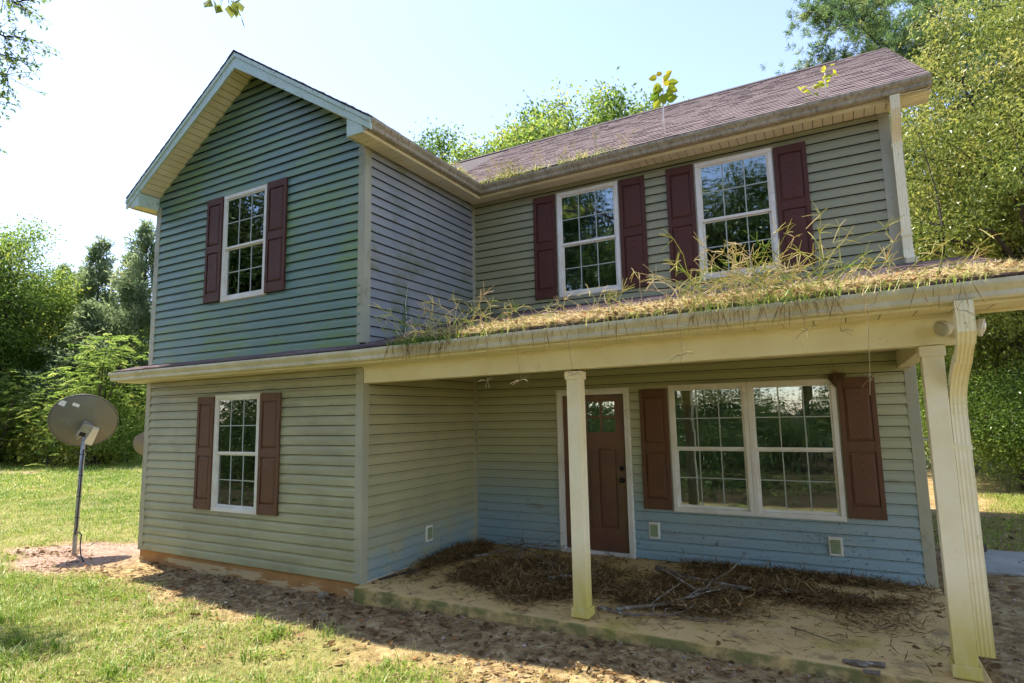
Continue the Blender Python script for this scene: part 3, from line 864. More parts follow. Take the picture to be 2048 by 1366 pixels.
def gutter(stations, mat, name='gutter'):
    """stations: (origin, outward vec) along the run"""
    mb = MB()
    rings = [[Vector(o) + Vector(u) * p + Vector((0, 0, 1)) * q for p, q in GP] for o, u in stations]
    n = len(mb.v)
    mb.sweep(rings, caps=False)
    for (o, u) in (stations[0], stations[-1]):
        cap = [Vector(o) + Vector(u) * p + Vector((0, 0, 1)) * q for p, q in GP[:8]]
        mb.poly(cap)
    return mb.build(name, mat, H)


gutter([((x, -.335, 2.418 + rise(x)), (0, -1, 0)) for x in (PX0 - .01, 2, 4.5, 6, 8, PX1)], M['gutter'])
gutter([((4.48, -.315, 5.062), (1, 0, 0)), ((4.48, 1.0, 5.064), (1, 0, 0)), ((4.48, 2.124, 5.068), (1, -1, 0))], M['gutter_dirty'])
gutter([((4.48, 2.124, 5.068), (1, -1, 0)), ((7, 2.124, 5.09), (0, -1, 0)), ((10.03, 2.124, 5.11), (0, -1, 0))], M['gutter_dirty'])
gutter([((-.215, -.315, 5.062), (-1, 0, 0)), ((-.215, 5, 5.062), (-1, 0, 0))], M['gutter'])
# silt lying in the gutters
mb = MB()
for a, b in ((3.9, 10.1),):
    for x in np.arange(a, b, .12):
        h0, h1 = (2.418 + rise(q) + .095 + .02 * float(vnoise(q * 4, 1)) for q in (x, x + .12))
        mb.poly([(x, -.44, h0), (x + .12, -.44, h1), (x + .12, -.34, h1 + .01), (x, -.34, h0 + .01)])
for x in np.arange(4.6, 9.9, .15):
    mb.poly([(x, 2.022, 5.185), (x + .15, 2.022, 5.185), (x + .15, 2.115, 5.19), (x, 2.115, 5.19)])
mb.build('gutter_silt', M['mud'], H)

# fascias, soffits ------------------------------------------------------
mb = MB()
mb.hexa([(PX0 + .02, -.333, 2.398), (4.5, -.333, 2.398), (4.5, -.305, 2.398), (PX0 + .02, -.305, 2.398), (PX0 + .02, -.333, 2.545), (4.5, -.333, 2.545), (4.5, -.305, 2.545), (PX0 + .02, -.305, 2.545)])
mb.hexa([(4.5, -.333, 2.398), (PX1, -.333, 2.398 + rise(PX1)), (PX1, -.305, 2.398 + rise(PX1)), (4.5, -.305, 2.398), (4.5, -.333, 2.545), (PX1, -.333, 2.545 + rise(PX1)), (PX1, -.305, 2.545 + rise(PX1)), (4.5, -.305, 2.545)])
mb.build('fascia', M['trim'], H)
mb = MB(); mb.box((4.452, -.30, 5.03), (4.478, 2.14, 5.19)); mb.build('fascia', M['trim'], H)
mb = MB(); mb.hexa([(4.48, 2.126, 5.04), (10.03, 2.126, 5.075), (10.03, 2.152, 5.075), (4.48, 2.152, 5.04), (4.48, 2.126, 5.195), (10.03, 2.126, 5.22), (10.03, 2.152, 5.22), (4.48, 2.152, 5.195)]); mb.build('fascia', M['trim'], H)
mb = MB(); mb.box((-.213, -.30, 5.03), (-.187, 5, 5.19)); mb.build('fascia', M['trim'], H)


def soffit(name, mk, a, b, step, parent):
    """mk(s0, s1) -> 4 corners (z up side) of one grooved panel"""
    s = a; k = 0
    while s < b - .02:
        e = min(s + step, b)
        q = [Vector(p) for p in mk(s + .0035, e - .0035)]
        mb = MB(); nn = (q[1] - q[0]).cross(q[3] - q[0]).normalized()
        if nn.z < 0: nn = -nn
        mb.hexa(q + [p + nn * .008 for p in q])
        mb.build('soffit_panel', M['soffit'], parent)
        s = e; k += 1


sf = empty('soffit', (0, 0, 0), H)
mb = MB()
mb.box((4.225, -.29, 5.062), (4.45, 2.13, 5.075)); mb.build('soffit_backing', M['dark'], sf)
mb = MB(); mb.box((4.225, 2.155, 5.098), (10.02, 2.36, 5.105)); mb.build('soffit_backing', M['dark'], sf)
mb = MB(); mb.box((-.185, -.29, 5.062), (-.0, 3, 5.075)); mb.build('soffit_backing', M['dark'], sf)
soffit('s', lambda a, b: [(4.222, a, 5.047), (4.452, a, 5.047), (4.452, b, 5.047), (4.222, b, 5.047)], -.30, 2.14, .102, sf)
soffit('s', lambda a, b: [(a, 2.152, 5.052 + (a - 4.48) * .0045), (b, 2.152, 5.052 + (b - 4.48) * .0045), (b, 2.345, 5.052 + (b - 4.48) * .0015), (a, 2.345, 5.052 + (a - 4.48) * .0015)], 4.225, 10.02, .102, sf)
soffit('s', lambda a, b: [(-.187, a, 5.047), (-.02, a, 5.047), (-.02, b, 5.047), (-.187, b, 5.047)], -.30, 2.0, .102, sf)
# porch and pent soffits
ps = empty('soffit', (0, 0, 0), H)
mb = MB(); mb.hexa([(4.5, -.30, 2.412), (PX1, -.30, 2.412 + rise(PX1)), (PX1, -.02, 2.412 + rise(PX1)), (4.5, -.02, 2.412), (4.5, -.30, 2.42), (PX1, -.30, 2.42 + rise(PX1)), (PX1, -.02, 2.42 + rise(PX1)), (4.5, -.02, 2.42)]); mb.build('soffit_backing', M['dark'], ps)
mb = MB(); mb.box((PX0 + .03, -.30, 2.412), (4.498, -.02, 2.42)); mb.build('soffit_backing', M['dark'], ps)
soffit('s', lambda a, b: [(a, -.305, 2.399 + rise(a)), (b, -.305, 2.399 + rise(b)), (b, -.02, 2.399 + rise(b)), (a, -.02, 2.399 + rise(a))], PX0 + .025, PX1, .21, ps)
# rakes of the wing gable
rk = empty('rake', (0, 0, 0), H)
for sgn, xe in ((1, 4.575), (-1, -.315)):
    ze = wz - sl * abs(xe - RX) - .02
    top = [(RX, wz - .02), (xe, ze)]
    mb = MB(); dpt = .215
    mb.hexa([(RX, -.324, wz - .02 - dpt), (xe, -.324, ze - dpt * .62), (xe, -.300, ze - dpt * .62), (RX, -.300, wz - .02 - dpt), (RX, -.324, wz - .02), (xe, -.324, ze), (xe, -.300, ze), (RX, -.300, wz - .02)])
    mb.hexa([(RX, -.338, wz - .075), (xe, -.338, ze - .05), (xe, -.3245, ze - .05), (RX, -.3245, wz - .075), (RX, -.338, wz - .018), (xe, -.338, ze + .002), (xe, -.3245, ze + .002), (RX, -.3245, wz - .018)])
    mb.build('rake_board', M['rake'], rk)
    # boxed return at the foot
    xi, xo = (W, 4.452) if sgn > 0 else (0.0, -.187)
    mb = MB(); zt = lambda x: wz - sl * abs(x - RX) - .16
    mb.hexa([(xi, -.316, 5.04), (xo, -.316, 5.04), (xo, -.30, 5.04), (xi, -.30, 5.04), (xi, -.316, zt(xi)), (xo, -.316, max(5.06, zt(xo))), (xo, -.30, max(5.06, zt(xo))), (xi, -.30, zt(xi))])
    mb.hexa([(xi - sgn * .012, -.30, 5.04), (xi, -.30, 5.04), (xi, -.001, 5.04), (xi - sgn * .012, -.001, 5.04), (xi - sgn * .012, -.30, zt(xi)), (xi, -.30, zt(xi)), (xi, -.001, zt(xi)), (xi - sgn * .012, -.001, zt(xi))])
    mb.build('eave_return', M['rake'], rk)
    zs = lambda x: wz - sl * abs(x - RX) - .165
    mb = MB(); mb.poly([(RX, -.30, zs(RX) + .018), (xi, -.30, zs(xi) + .018), (xi, 0, zs(xi) + .018), (RX, 0, zs(RX) + .018)]); mb.build('soffit_backing', M['dark'], rk)
    L_ = abs(xi - RX)
    soffit('s', lambda a, b: [(RX + sgn * a, -.30, zs(RX + sgn * a)), (RX + sgn * b, -.30, zs(RX + sgn * b)), (RX + sgn * b, -.001, zs(RX + sgn * b)), (RX + sgn * a, -.001, zs(RX + sgn * a))], .004, L_, .088, rk)
# right rake of the main roof
mb = MB()
for ye in (2.07, 9.0):
    z_ = mz - (mz - mez) / (my - mey) * abs(ye - my) - .02
    mb.hexa([(10.005, my, mz - .20), (10.005, ye, z_ - .13), (9.985, ye, z_ - .13), (9.985, my, mz - .20), (10.005, my, mz - .02), (10.005, ye, z_), (9.985, ye, z_), (9.985, my, mz - .02)])
    mb.hexa([(X2, my, mz - .205), (9.985, my, mz - .205), (9.985, ye, z_ - .135), (X2, ye, z_ - .135), (X2, my, mz - .195), (9.985, my, mz - .195), (9.985, ye, z_ - .125), (X2, ye, z_ - .125)])
mb.build('rake_board', M['trim'], H)
mb = MB(); mb.hexa([(9.65, 2.155, 5.06), (10.0, 2.155, 5.07), (10.0, 2.36, 5.07), (9.65, 2.36, 5.06), (9.65, 2.155, 5.2), (10.0, 2.155, 5.2), (10.0, 2.36, 5.3), (9.65, 2.36, 5.3)]); mb.build('eave_return', M['trim'], H)

# porch --------------------------------------------------------------
BZ = lambda x: 2.212 + .0128 * max(0, x - 6.7)
mb = MB()
mb.hexa([(W + .03, -.018, 2.213), (9.73, -.018, 2.25), (9.73, .135, 2.25), (W + .03, .135, 2.213), (W + .03, -.018, 2.394), (9.73, -.018, 2.455), (9.73, .135, 2.455), (W + .03, .135, 2.394)])
mb.build('porch_beam', M['trim'], H, bevel=.004)
mb = MB(); mb.hexa([(W + .03, -.03, 2.375), (PX1, -.03, 2.375 + rise(PX1)), (PX1, -.019, 2.375 + rise(PX1)), (W + .03, -.019, 2.375), (W + .03, -.03, 2.398), (PX1, -.03, 2.398 + rise(PX1)), (PX1, -.019, 2.398 + rise(PX1)), (W + .03, -.019, 2.398)])
mb.build('channel_trim', M['trim'], H)
mb = MB(); mb.box((9.50, .137, 2.235), (9.625, D - .02, 2.40)); mb.build('porch_beam', M['trim'], H, bevel=.004)
mb = MB(); mb.box((W + .03, .137, 2.41), (9.64, D - .02, 2.425)); mb.build('porch_ceiling', M['soffit'], H)
mb = MB()
mb.hexa([(W + .008, -.113, -.35), (9.68, -.113, -.35), (9.68, D + .02, -.35), (W + .008, D + .02, -.35), (W + .008, -.113, .0178), (9.68, -.113, .0178), (9.68, D + .02, .0178), (W + .008, D + .02, .0178)])
mb.build('porch_slab', M['slab'], H, bevel=.012)
for px, zt in ((6.719, 2.212), (9.472, 2.245)):
    po = empty('porch_post', (px, -.007, .0178), H)
    wd = .1455
    mb = MB(); mb.box((.008, .008, 0.0), (wd - .008, wd - .008, zt - .0178)); mb.build('shaft', M['post_paint'], po, bevel=.004)
    mb = MB(); mb.box((-.004, -.004, zt - .0178 - .075), (wd + .004, wd + .004, zt - .0178 - .0005)); mb.build('cap_trim', M['post_paint'], po, bevel=.003)
    mb = MB()
    for a, b in (((-.008, -.008), (wd + .008, .006)), ((-.008, wd - .006), (wd + .008, wd + .008)), ((-.008, .006), (.006, wd - .006)), ((wd - .006, .006), (wd + .008, wd - .006))):
        mb.box((*a, .012), (*b, .092))
    mb.build('base_trim', M['post_paint'], po, bevel=.003)
# outlets and vent covers
for (x, y, z, side) in ((6.82, D, .378, 0), (8.786, D, .354, 0), (W, 1.206, .349, 1)):
    ou = empty('outlet_box', (0, 0, 0), H)
    mb = MB(); m2 = MB()
    if not side:
        mb.box((x - .068, y - .034, z - .098), (x + .068, y - .001, z + .098)); m2.box((x - .045, y - .046, z - .072), (x + .045, y - .0345, z + .072))
    else:
        mb.box((x + .001, y - .068, z - .098), (x + .034, y + .068, z + .098)); m2.box((x + .0345, y - .045, z - .072), (x + .046, y + .045, z + .072))
    mb.build('outlet_plate', M['white'], ou, bevel=.004); m2.build('outlet_cover', M['outlet'], ou, bevel=.003)


# downspouts -----------------------------------------------------------
def rect_tube(mb, pts, wx, wy, ribs=True):
    pts = [Vector(p) for p in pts]; rings = []
    nr = 4
    for i, p in enumerate(pts):
        d = (pts[min(i + 1, len(pts) - 1)] - pts[max(i - 1, 0)]).normalized()
        a = Vector((1, 0, 0)); a = (a - d * a.dot(d)).normalized(); b = a.cross(d)
        ring = []
        for k in range(nr * 2 + 1):
            t = k / (nr * 2); ring.append(p + a * wx * (t - .5) + b * (wy * .5 - (.0028 if k % 2 and ribs else 0)))
        for k in range(nr * 2 + 1):
            t = 1 - k / (nr * 2); ring.append(p + a * wx * (t - .5) - b * (wy * .5 - (.0028 if k % 2 and ribs else 0)))
        rings.append(ring)
    mb.sweep(rings, sm=False)


ds = empty('downspout', (0, 0, 0), H)
mb = MB(); rect_tube(mb, [(9.70, 2.07, 5.10), (9.70, 2.08, 4.96), (9.70, 2.12, 4.88), (9.70, 2.23, 4.74), (9.70, 2.275, 4.66), (9.70, 2.285, 4.5), (9.70, 2.285, 3.42)], .088, .068); mb.build('pipe', M['trim'], ds)
mb = MB(); rect_tube(mb, [(9.70, 2.286, 3.46), (9.70, 2.27, 3.38), (9.70, 2.2, 3.335), (9.70, 2.05, 3.30)], .096, .074); mb.build('elbow', M['trim'], ds)
for z_ in (4.62, 3.62):
    mb = MB(); mb.box((9.648, 2.245, z_), (9.752, 2.33, z_ + .03)); mb.build('strap', M['trim'], ds)
ds = empty('downspout', (0, 0, 0), H)
mb = MB(); rect_tube(mb, [(9.684, -.405, 2.485), (9.684, -.405, 2.40), (9.686, -.395, 2.30), (9.688, -.33, 2.235)], .098, .078); mb.build('elbow', M['trim'], ds)
mb = MB(); rect_tube(mb, [(9.688, -.345, 2.247), (9.685, -.18, 2.12)], .090, .070); mb.build('pipe', M['trim'], ds)
el = [(9.682, -.19, 2.13), (9.677, -.08, 2.06), (9.671, -.0, 1.98), (9.667, .052, 1.90), (9.665, .07, 1.83), (9.665, .073, 1.76)]
mb = MB(); rect_tube(mb, el, .096, .076); mb.build('elbow', M['trim'], ds)
for k in range(9):
    t = k / 8; a = Vector(el[2]).lerp(Vector(el[4]), t)
    mb = MB(); rect_tube(mb, [a + Vector((0, .003, .004)), a - Vector((0, .003, .004))], .101, .081, False); mb.build('elbow_crimp', M['trim'], ds)
mb = MB(); rect_tube(mb, [(9.665, .073, 1.79), (9.664, .073, .9), (9.663, .07, .17)], .096, .072); mb.build('pipe', M['post_paint'], ds)
mb = MB(); mb.box((9.613, .034, 1.52), (9.717, .113, 1.55)); mb.build('strap', M['trim'], ds)
ds = empty('downspout', (0, 0, 0), H)
mb = MB(); rect_tube(mb, [(-.27, .55, 5.07), (-.27, .55, 4.98), (-.2, .55, 4.9), (-.07, .55, 4.78), (-.06, .55, 4.6), (-.06, .55, 2.7)], .08, .06); mb.build('pipe', M['trim'], ds)

# floodlight with two heads on the beam end
fl = empty('floodlight', (0, 0, 0), H)
mb = MB(); lathe(mb, (9.70, -.02, 2.34), (0, -1, 0), [(0, .055), (.03, .055), (.04, .03), (.05, .01)]); mb.build('mount', M['lamp_white'], fl)
for p, dr in (((9.655, -.10, 2.36), (-.75, -.6, -.2)), ((9.745, -.09, 2.355), (.93, -.25, -.22))):
    d_ = Vector(dr).normalized()
    mb = MB(); mb.tube([(9.70, -.05, 2.35), Vector(p)], .016, 8)
    lathe(mb, Vector(p) - d_ * .03, d_, [(0, .022), (.03, .027), (.05, .03), (.085, .056), (.115, .062), (.118, .056)], 16)
    hd = mb.build('lamp_head', M['lamp_white'], fl)
    mb = MB(); lathe(mb, Vector(p) + d_ * .082, d_, [(0, .055), (.008, .05), (.016, .03), (.019, .004)], 16); mb.build('lens', M['lens'], hd)

# ------------------------------------------------------------------ vegetation tools
def unit(a):
    return a / np.maximum(np.linalg.norm(a, axis=-1, keepdims=True), 1e-9)


def leaves(P, d, size, asp, g, tint, up=.5, fold=.12):
    """leaf-shaped folded pairs of triangles; P base points, d leaf axes"""
    n = len(P); d = unit(d)
    nr = unit(g.normal(size=(n, 3)) * (1 - up) + np.array([0, 0, 1.0]) * up)
    side = unit(np.cross(d, nr)); nr = np.cross(side, d)
    s = np.broadcast_to(np.asarray(size, float), (n,))[:, None]
    mid = P + d * s * .45
    V = np.stack([P, mid + side * s * asp * .5 + nr * s * fold, P + d * s, mid - side * s * asp * .5 + nr * s * fold], 1).reshape(-1, 3)
    i = np.arange(n)[:, None] * 4
    F = np.concatenate([i + np.array([[0, 1, 2]]), i + np.array([[0, 2, 3]])])
    return V, F, np.repeat(np.clip(tint, 0, 1), 4)


def dry_leaves(P, size, g, tint, curl=.35):
    """ragged, curled dead leaves: fans of seven triangles"""
    n = len(P); K = 7
    a = np.linspace(0, 2 * np.pi, K, endpoint=False)[None] + g.normal(0, .15, (n, K))
    rad = g.uniform(.45, 1.05, (n, K)) * np.array([1.25, .9, .75, .8, 1.0, .8, .75])[None]
    lx, ly = np.cos(a) * rad, np.sin(a) * rad * g.uniform(.55, .95, (n, 1))
    lz = curl * g.uniform(-.4, 1.3, (n, 1)) * (lx ** 2 * g.uniform(-.3, 1, (n, 1)) + ly ** 2 * g.uniform(0, 1.2, (n, 1))) + g.normal(0, .08, (n, K))
    L3 = np.stack([np.concatenate([np.zeros((n, 1)), lx], 1), np.concatenate([np.zeros((n, 1)), ly], 1), np.concatenate([np.zeros((n, 1)), lz], 1)], -1) * (size[:, None, None] * .5)
    az = g.random(n) * 6.283; tl = g.normal(0, .45, n); ca, sa, ct, st = np.cos(az), np.sin(az), np.cos(tl), np.sin(tl)
    x, y, z = L3[..., 0], L3[..., 1], L3[..., 2]
    y, z = y * ct[:, None] - z * st[:, None], y * st[:, None] + z * ct[:, None]
    x, y = x * ca[:, None] - y * sa[:, None], x * sa[:, None] + y * ca[:, None]
    z = z - z.min(1, keepdims=True)
    V = (np.stack([x, y, z], -1) + P[:, None]).reshape(-1, 3)
    i = np.arange(n)[:, None] * (K + 1)
    F = np.concatenate([i + np.array([[0, 1 + k, 1 + (k + 1) % K]]) for k in range(K)])
    return V, F, np.repeat(np.clip(tint, 0, 1), K + 1)


def blades(P, h, wdt, lean, g, tint, bend=.5, az=None):
    """grass blades: a quad and a tip triangle, bending over"""
    n = len(P)
    a = g.random(n) * 2 * np.pi if az is None else az
    d = np.stack([np.cos(a), np.sin(a), np.zeros(n)], 1)
    sd = np.stack([-np.sin(a), np.cos(a), np.zeros(n)], 1)
    h = h[:, None]; wd = (np.broadcast_to(wdt, (n,)))[:, None]; ln = lean[:, None]
    up = np.array([0, 0, 1.0])
    m = P + up * h * .58 + d * ln * h * .45
    t = P + up * h * (1 - bend * .5 * ln) + d * ln * h * (1 + bend)
    V = np.stack([P - sd * wd * .5, P + sd * wd * .5, m + sd * wd * .42, m - sd * wd * .42, t], 1).reshape(-1, 3)
    i = np.arange(n)[:, None] * 5
    return V, i + np.array([[0, 1, 2, 3]]), i + np.array([[3, 2, 4]]), np.repeat(np.clip(tint, 0, 1), 5)


def curve_pts(a, b, sag, n=5, jit=0.0, g=None):
    a, b = np.array(a, float), np.array(b, float)
    out = []
    for k in range(n + 1):
        t = k / n; p = a + (b - a) * t + np.array([0, 0, sag]) * math.sin(math.pi * t)
        if jit and 0 < k < n: p = p + g.normal(size=3) * jit
        out.append(p)
    return out


def tree_broad(name, Ht, Rc, tr, nlimb, ncl, nleaf, lsize, asp, seed, cb=.28, clr=.8, mat='broad', bark='bark', yel=.5, flat=.65, top=.5):
    g = np.random.default_rng(seed)
    mb = MB()
    tp = [np.array([0, 0, -.2])]
    for k in range(1, 8):
        tp.append(np.array([g.normal() * .03 * k * Rc * .25, g.normal() * .03 * k * Rc * .25, Ht * .86 * k / 7]))
    mb.tube(tp, [tr * (1.35 if k == 0 else 1 - .85 * k / 7) for k in range(8)], 7)
    zc = (cb + 1) / 2 * Ht; hz = (1 - cb) / 2 * Ht
    cl = []; lob = unit(g.normal(size=(9, 3))); lobs = g.uniform(.72, 1.12, 9)
    while len(cl) < ncl:
        v = unit(g.normal(size=3)); r_ = g.random() ** (1 / 2.2)
        k_ = lobs[np.argmax(lob @ v)]
        p = v * r_ * k_ * np.array([Rc, Rc, hz]); 
        # wider low, narrow top
        tz = (p[2] / hz + 1) / 2
        p[:2] *= (1.1 - top * max(0, tz - .35))
        cl.append(p + np.array([0, 0, zc]))
    cl = np.array(cl)
    # limbs go to clump groups
    ends = cl[g.choice(ncl, nlimb, replace=False)]
    limbs = []
    for e in ends:
        hs = np.clip(e[2] * g.uniform(.45, .75), Ht * .12, Ht * .8)
        k = min(7, hs / (Ht * .86) * 7); i0 = int(k); s = tp[i0] + (tp[min(7, i0 + 1)] - tp[i0]) * (k - i0)
        c = curve_pts(s, e, .12 * np.linalg.norm(e - s), 5, .05 * Rc * .4, g)
        rr_ = tr * .42 * (1 - hs / Ht * .6)
        mb.tube(c, [rr_ * (1 - .8 * q / 5) for q in range(6)], 5); limbs += c[2:]
    limbs = np.array(limbs)
    for e in cl:
        j = np.argmin(np.linalg.norm(limbs - e, axis=1)); s = limbs[j]
        if np.linalg.norm(e - s) > .15:
            mb.tube(curve_pts(s, e, .05, 3, .05, g), [.02 * tr / .15 + .006, .014, .01, .005], 3, caps=False)
    per = nleaf // ncl
    wts = g.uniform(.5, 1.5, ncl)
    idx = g.choice(ncl, nleaf, p=wts / wts.sum())
    off = g.normal(size=(nleaf, 3)) * np.array([clr, clr, clr * flat]) * .5
    # hollow the clumps a little so that they read as shells of leaves
    P = cl[idx] + off
    d = unit(off * .7 + g.normal(size=(nleaf, 3)) * .5 + np.array([0, 0, -.35]))
    ctint = g.normal(0, .2, ncl)
    hue = yel + ctint[idx] + g.normal(0, .16, nleaf)
    V, F, T = leaves(P, d, lsize * g.uniform(.6, 1.25, nleaf), asp, g, hue)
    me_t = bpy.data.meshes.new(name + '_trunk'); me_t.from_pydata([tuple(v) for v in mb.v], [], mb.f); me_t.polygons.foreach_set('use_smooth', mb.sm); me_t.materials.append(M[bark])
    return me_t, np_mesh(name + '_crown', V, [F], M[mat], T)


def tree_cedar(name, Ht, Rc, nleaf, seed, mat='cedar'):
    g = np.random.default_rng(seed); mb = MB()
    mb.tube([(0, 0, -.2), (.05, 0, Ht * .4), (0, .05, Ht * .97)], [.16, .1, .01], 6)
    P = []; dd = []; tn = []
    nb = int(Ht * 15)
    for k in range(nb):
        t = (k + g.random()) / nb; z = Ht * (.03 + .95 * t)
        ln = Rc * (1 - t) ** .75 * g.uniform(.55, 1.15) + .18
        a = g.random() * 2 * np.pi; el = g.uniform(.15, .6) + .5 * t
        b = np.array([math.cos(a) * math.cos(el), math.sin(a) * math.cos(el), math.sin(el)])
        s = np.array([0, 0, z * .97 - .1]); e = s + b * ln
        m_ = s + b * ln * .6 + np.array([0, 0, -.08 * ln])
        mb.tube([s, m_, e], [.025, .014, .004], 3, caps=False)
        n = max(8, int(nleaf / nb * (ln / (Rc * .55 + .18))))
        # sprays: secondary twigs along the branch
        tt = g.uniform(.25, 1.02, n); base = s + (e - s) * tt[:, None]
        spray = g.integers(0, 10, n); sd = unit(g.normal(size=(10, 3)) * .8 + b * 1.0 + np.array([0, 0, .15]))
        q = sd[spray]; rad = g.random(n) * .42 * (.5 + ln * .35)
        P.append(base + q * rad[:, None] + g.normal(size=(n, 3)) * .035); dd.append(unit(q + g.normal(size=(n, 3)) * .45)); tn.append(np.full(n, g.normal(.45, .16)) + g.normal(0, .12, n) + .1 * (tt - .6))
    P = np.concatenate(P); dd = np.concatenate(dd); tn = np.concatenate(tn)
    V, F, T = leaves(P, dd, g.uniform(.14, .34, len(P)), .26, g, tn, up=.2)
    me_t = bpy.data.meshes.new(name + '_trunk'); me_t.from_pydata([tuple(v) for v in mb.v], [], mb.f); me_t.materials.append(M['bark'])
    return me_t, np_mesh(name + '_crown', V, [F], M[mat], T)


def tree_pine(name, Ht, Rc, seed, ntuft=4200, cb=.35):
    g = np.random.default_rng(seed); mb = MB()
    tp = [np.array([g.normal() * .12, g.normal() * .12, Ht * k / 9 - (.2 if k == 0 else 0)]) for k in range(10)]
    mb.tube(tp, [.30 * (1 - .9 * k / 9) for k in range(10)], 8)
    C_ = []; D_ = []
    nb = 70
    for k in range(nb):
        t = cb + (1 - cb) * (k + g.random()) / nb; z = Ht * t
        u = (t - cb) / (1 - cb)
        ln = Rc * (.55 + .6 * math.sin(math.pi * min(1, u * .8 + .25))) * (1 - .6 * u) * g.uniform(.6, 1.15)
        a = g.random() * 2 * np.pi; el = g.uniform(-.1, .45)
        b = np.array([math.cos(a) * math.cos(el), math.sin(a) * math.cos(el), math.sin(el)])
        s = np.array([0, 0, z]); e = s + b * ln + np.array([0, 0, .12 * ln])
        c = curve_pts(s, e, -.08 * ln, 4, .06, g); mb.tube(c, [.06 * (1 - .8 * q / 4) * (1.2 - .6 * u) for q in range(5)], 4, caps=False)
        n = max(5, int(ntuft / nb * ln / (Rc * .7)))
        tt = g.uniform(.35, 1.0, n) ** .7
        cen = s + (e - s) * tt[:, None] + g.normal(size=(n, 3)) * np.array([.32, .32, .22]) * (ln * .35)
        C_.append(cen); D_.append(unit(cen - s + np.array([0, 0, .6])))
        for q in range(0, n, 3):
            mb.tube([s + (e - s) * tt[q], cen[q]], [.014, .006], 3, caps=False)
    C_ = np.concatenate(C_); D_ = np.concatenate(D_); n = len(C_); m_ = 26
    P = np.repeat(C_, m_, 0) + g.normal(size=(n * m_, 3)) * .05; dd = unit(np.repeat(D_, m_, 0) * .75 + g.normal(size=(n * m_, 3)) * .75)
    tn = np.repeat(g.normal(.5, .2, n), m_) + g.normal(0, .12, n * m_)
    V, F, T = leaves(P, dd, g.uniform(.16, .27, n * m_), .13, g, tn, up=.2, fold=.02)
    me_t = bpy.data.meshes.new(name + '_trunk'); me_t.from_pydata([tuple(v) for v in mb.v], [], mb.f); me_t.materials.append(M['bark_dark'])
    return me_t, np_mesh(name + '_crown', V, [F], M['pine'], T)


def bush_pinnate(name, Ht, Rc, nfrond, seed, leaflet=.13, frond=.62):
    """leggy shrub of long feather-shaped leaves"""
    g = np.random.default_rng(seed); mb = MB(); P = []; dd = []; tn = []
    stems = 9
    tips = []
    for k in range(stems):
        a = g.random() * 2 * np.pi; rr_ = Rc * g.uniform(.1, .8); h = Ht * g.uniform(.55, .95)
        c = curve_pts((g.normal() * .25, g.normal() * .25, -.1), (math.cos(a) * rr_, math.sin(a) * rr_, h), .1, 5, .06, g)
        mb.tube(c, [.05 - .007 * q for q in range(6)], 5); tips += c[2:]
    tips = np.array(tips)
    for k in range(nfrond):
        s = tips[g.integers(len(tips))] + g.normal(size=3) * np.array([.45, .45, .4]) * (Rc / 2)
        s[2] = np.clip(s[2], .15, Ht)
        a = g.random() * 2 * np.pi; out = np.array([math.cos(a), math.sin(a), g.uniform(-.1, .5)])
        L_ = frond * g.uniform(.6, 1.2); n = 9
        t = np.linspace(.15, 1, n)
        ax = s + np.outer(t * L_, unit(out)) + np.outer(-.35 * L_ * t * t, [0, 0, 1])
        mb.tube([ax[0], ax[n // 2], ax[-1]], [.006, .005, .002], 3, caps=False)
        sd = unit(np.cross(out, [0, 0, 1])); tw = g.normal(.45, .2)
        for sg in (-1, 1):
            P.append(ax); dd.append(unit(sd * sg + unit(out) * .45 + np.array([0, 0, -.3]) + g.normal(size=(n, 3)) * .12)); tn.append(np.full(n, tw) + g.normal(0, .1, n))
    P = np.concatenate(P); dd = np.concatenate(dd); tn = np.concatenate(tn)
    V, F, T = leaves(P, dd, leaflet * g.uniform(.8, 1.2, len(P)), .36, g, tn, up=.85)
    me_t = bpy.data.meshes.new(name + '_stem'); me_t.from_pydata([tuple(v) for v in mb.v], [], mb.f); me_t.materials.append(M['bark'])
    return me_t, np_mesh(name + '_leaves', V, [F], M['sumac'], T)


def plant(name, meshes, x, y, rz, sc, label, cat, group=None, parts=('trunk', 'crown'), z=None):
    t = empty(name, (x, y, float(gz(x, y)) if z is None else z))
    t.rotation_euler = (0, 0, rz); t.scale = sc if hasattr(sc, '__len__') else (sc, sc, sc)
    tag(t, label, cat, group)
    for nm, me in zip(parts, meshes): mesh_obj(nm, me, t)
    return t


# ------------------------------------------------------------------ trees on the left
CE = [tree_cedar('cedar_a', 13, 3.3, 30000, 11), tree_cedar('cedar_b', 13, 2.9, 28000, 12), tree_cedar('cedar_c', 13, 3.8, 33000, 13)]
GL = 'trees along the left edge of the lawn'
for i_, (x, y, h, k, lb) in enumerate([
        (-25.1, 13.6, 13.9, 0, 'tall feathery cedar rising beside the upper corner of the house'),
        (-29.6, 13.4, 13.7, 1, 'slim pointed cedar, second from the house along the lawn edge'),
        (-32.8, 13.0, 12.3, 2, 'broad cedar above the satellite dish, left of the slim pointed one'),
        (-30.3, 15.6, 13.4, 1, 'cedar standing behind the gap between the two tallest cedars'),
        (-35.0, 15.2, 13.0, 0, 'paler cedar further back between the broad cedar and the slim one'),
        (-38.3, 13.3, 12.0, 2, 'cedar at far left, half behind the round leafy tree'),
        (-26.8, 11.9, 9.0, 2, 'shorter full cedar in front of the tall ones beside the house')]):
    plant('cedar_tree', CE[k], x, y, i_ * 1.3, (1, 1, h / 13), lb, 'tree', GL)
BR = [tree_broad('round_a', 12.5, 4.0, .22, 22, 210, 60000, .155, .5, 21, cb=.10, clr=1.0),
      tree_broad('round_b', 14.5, 4.4, .25, 44, 230, 80000, .18, .5, 22, cb=.3, clr=.85, yel=.55, top=.3)]
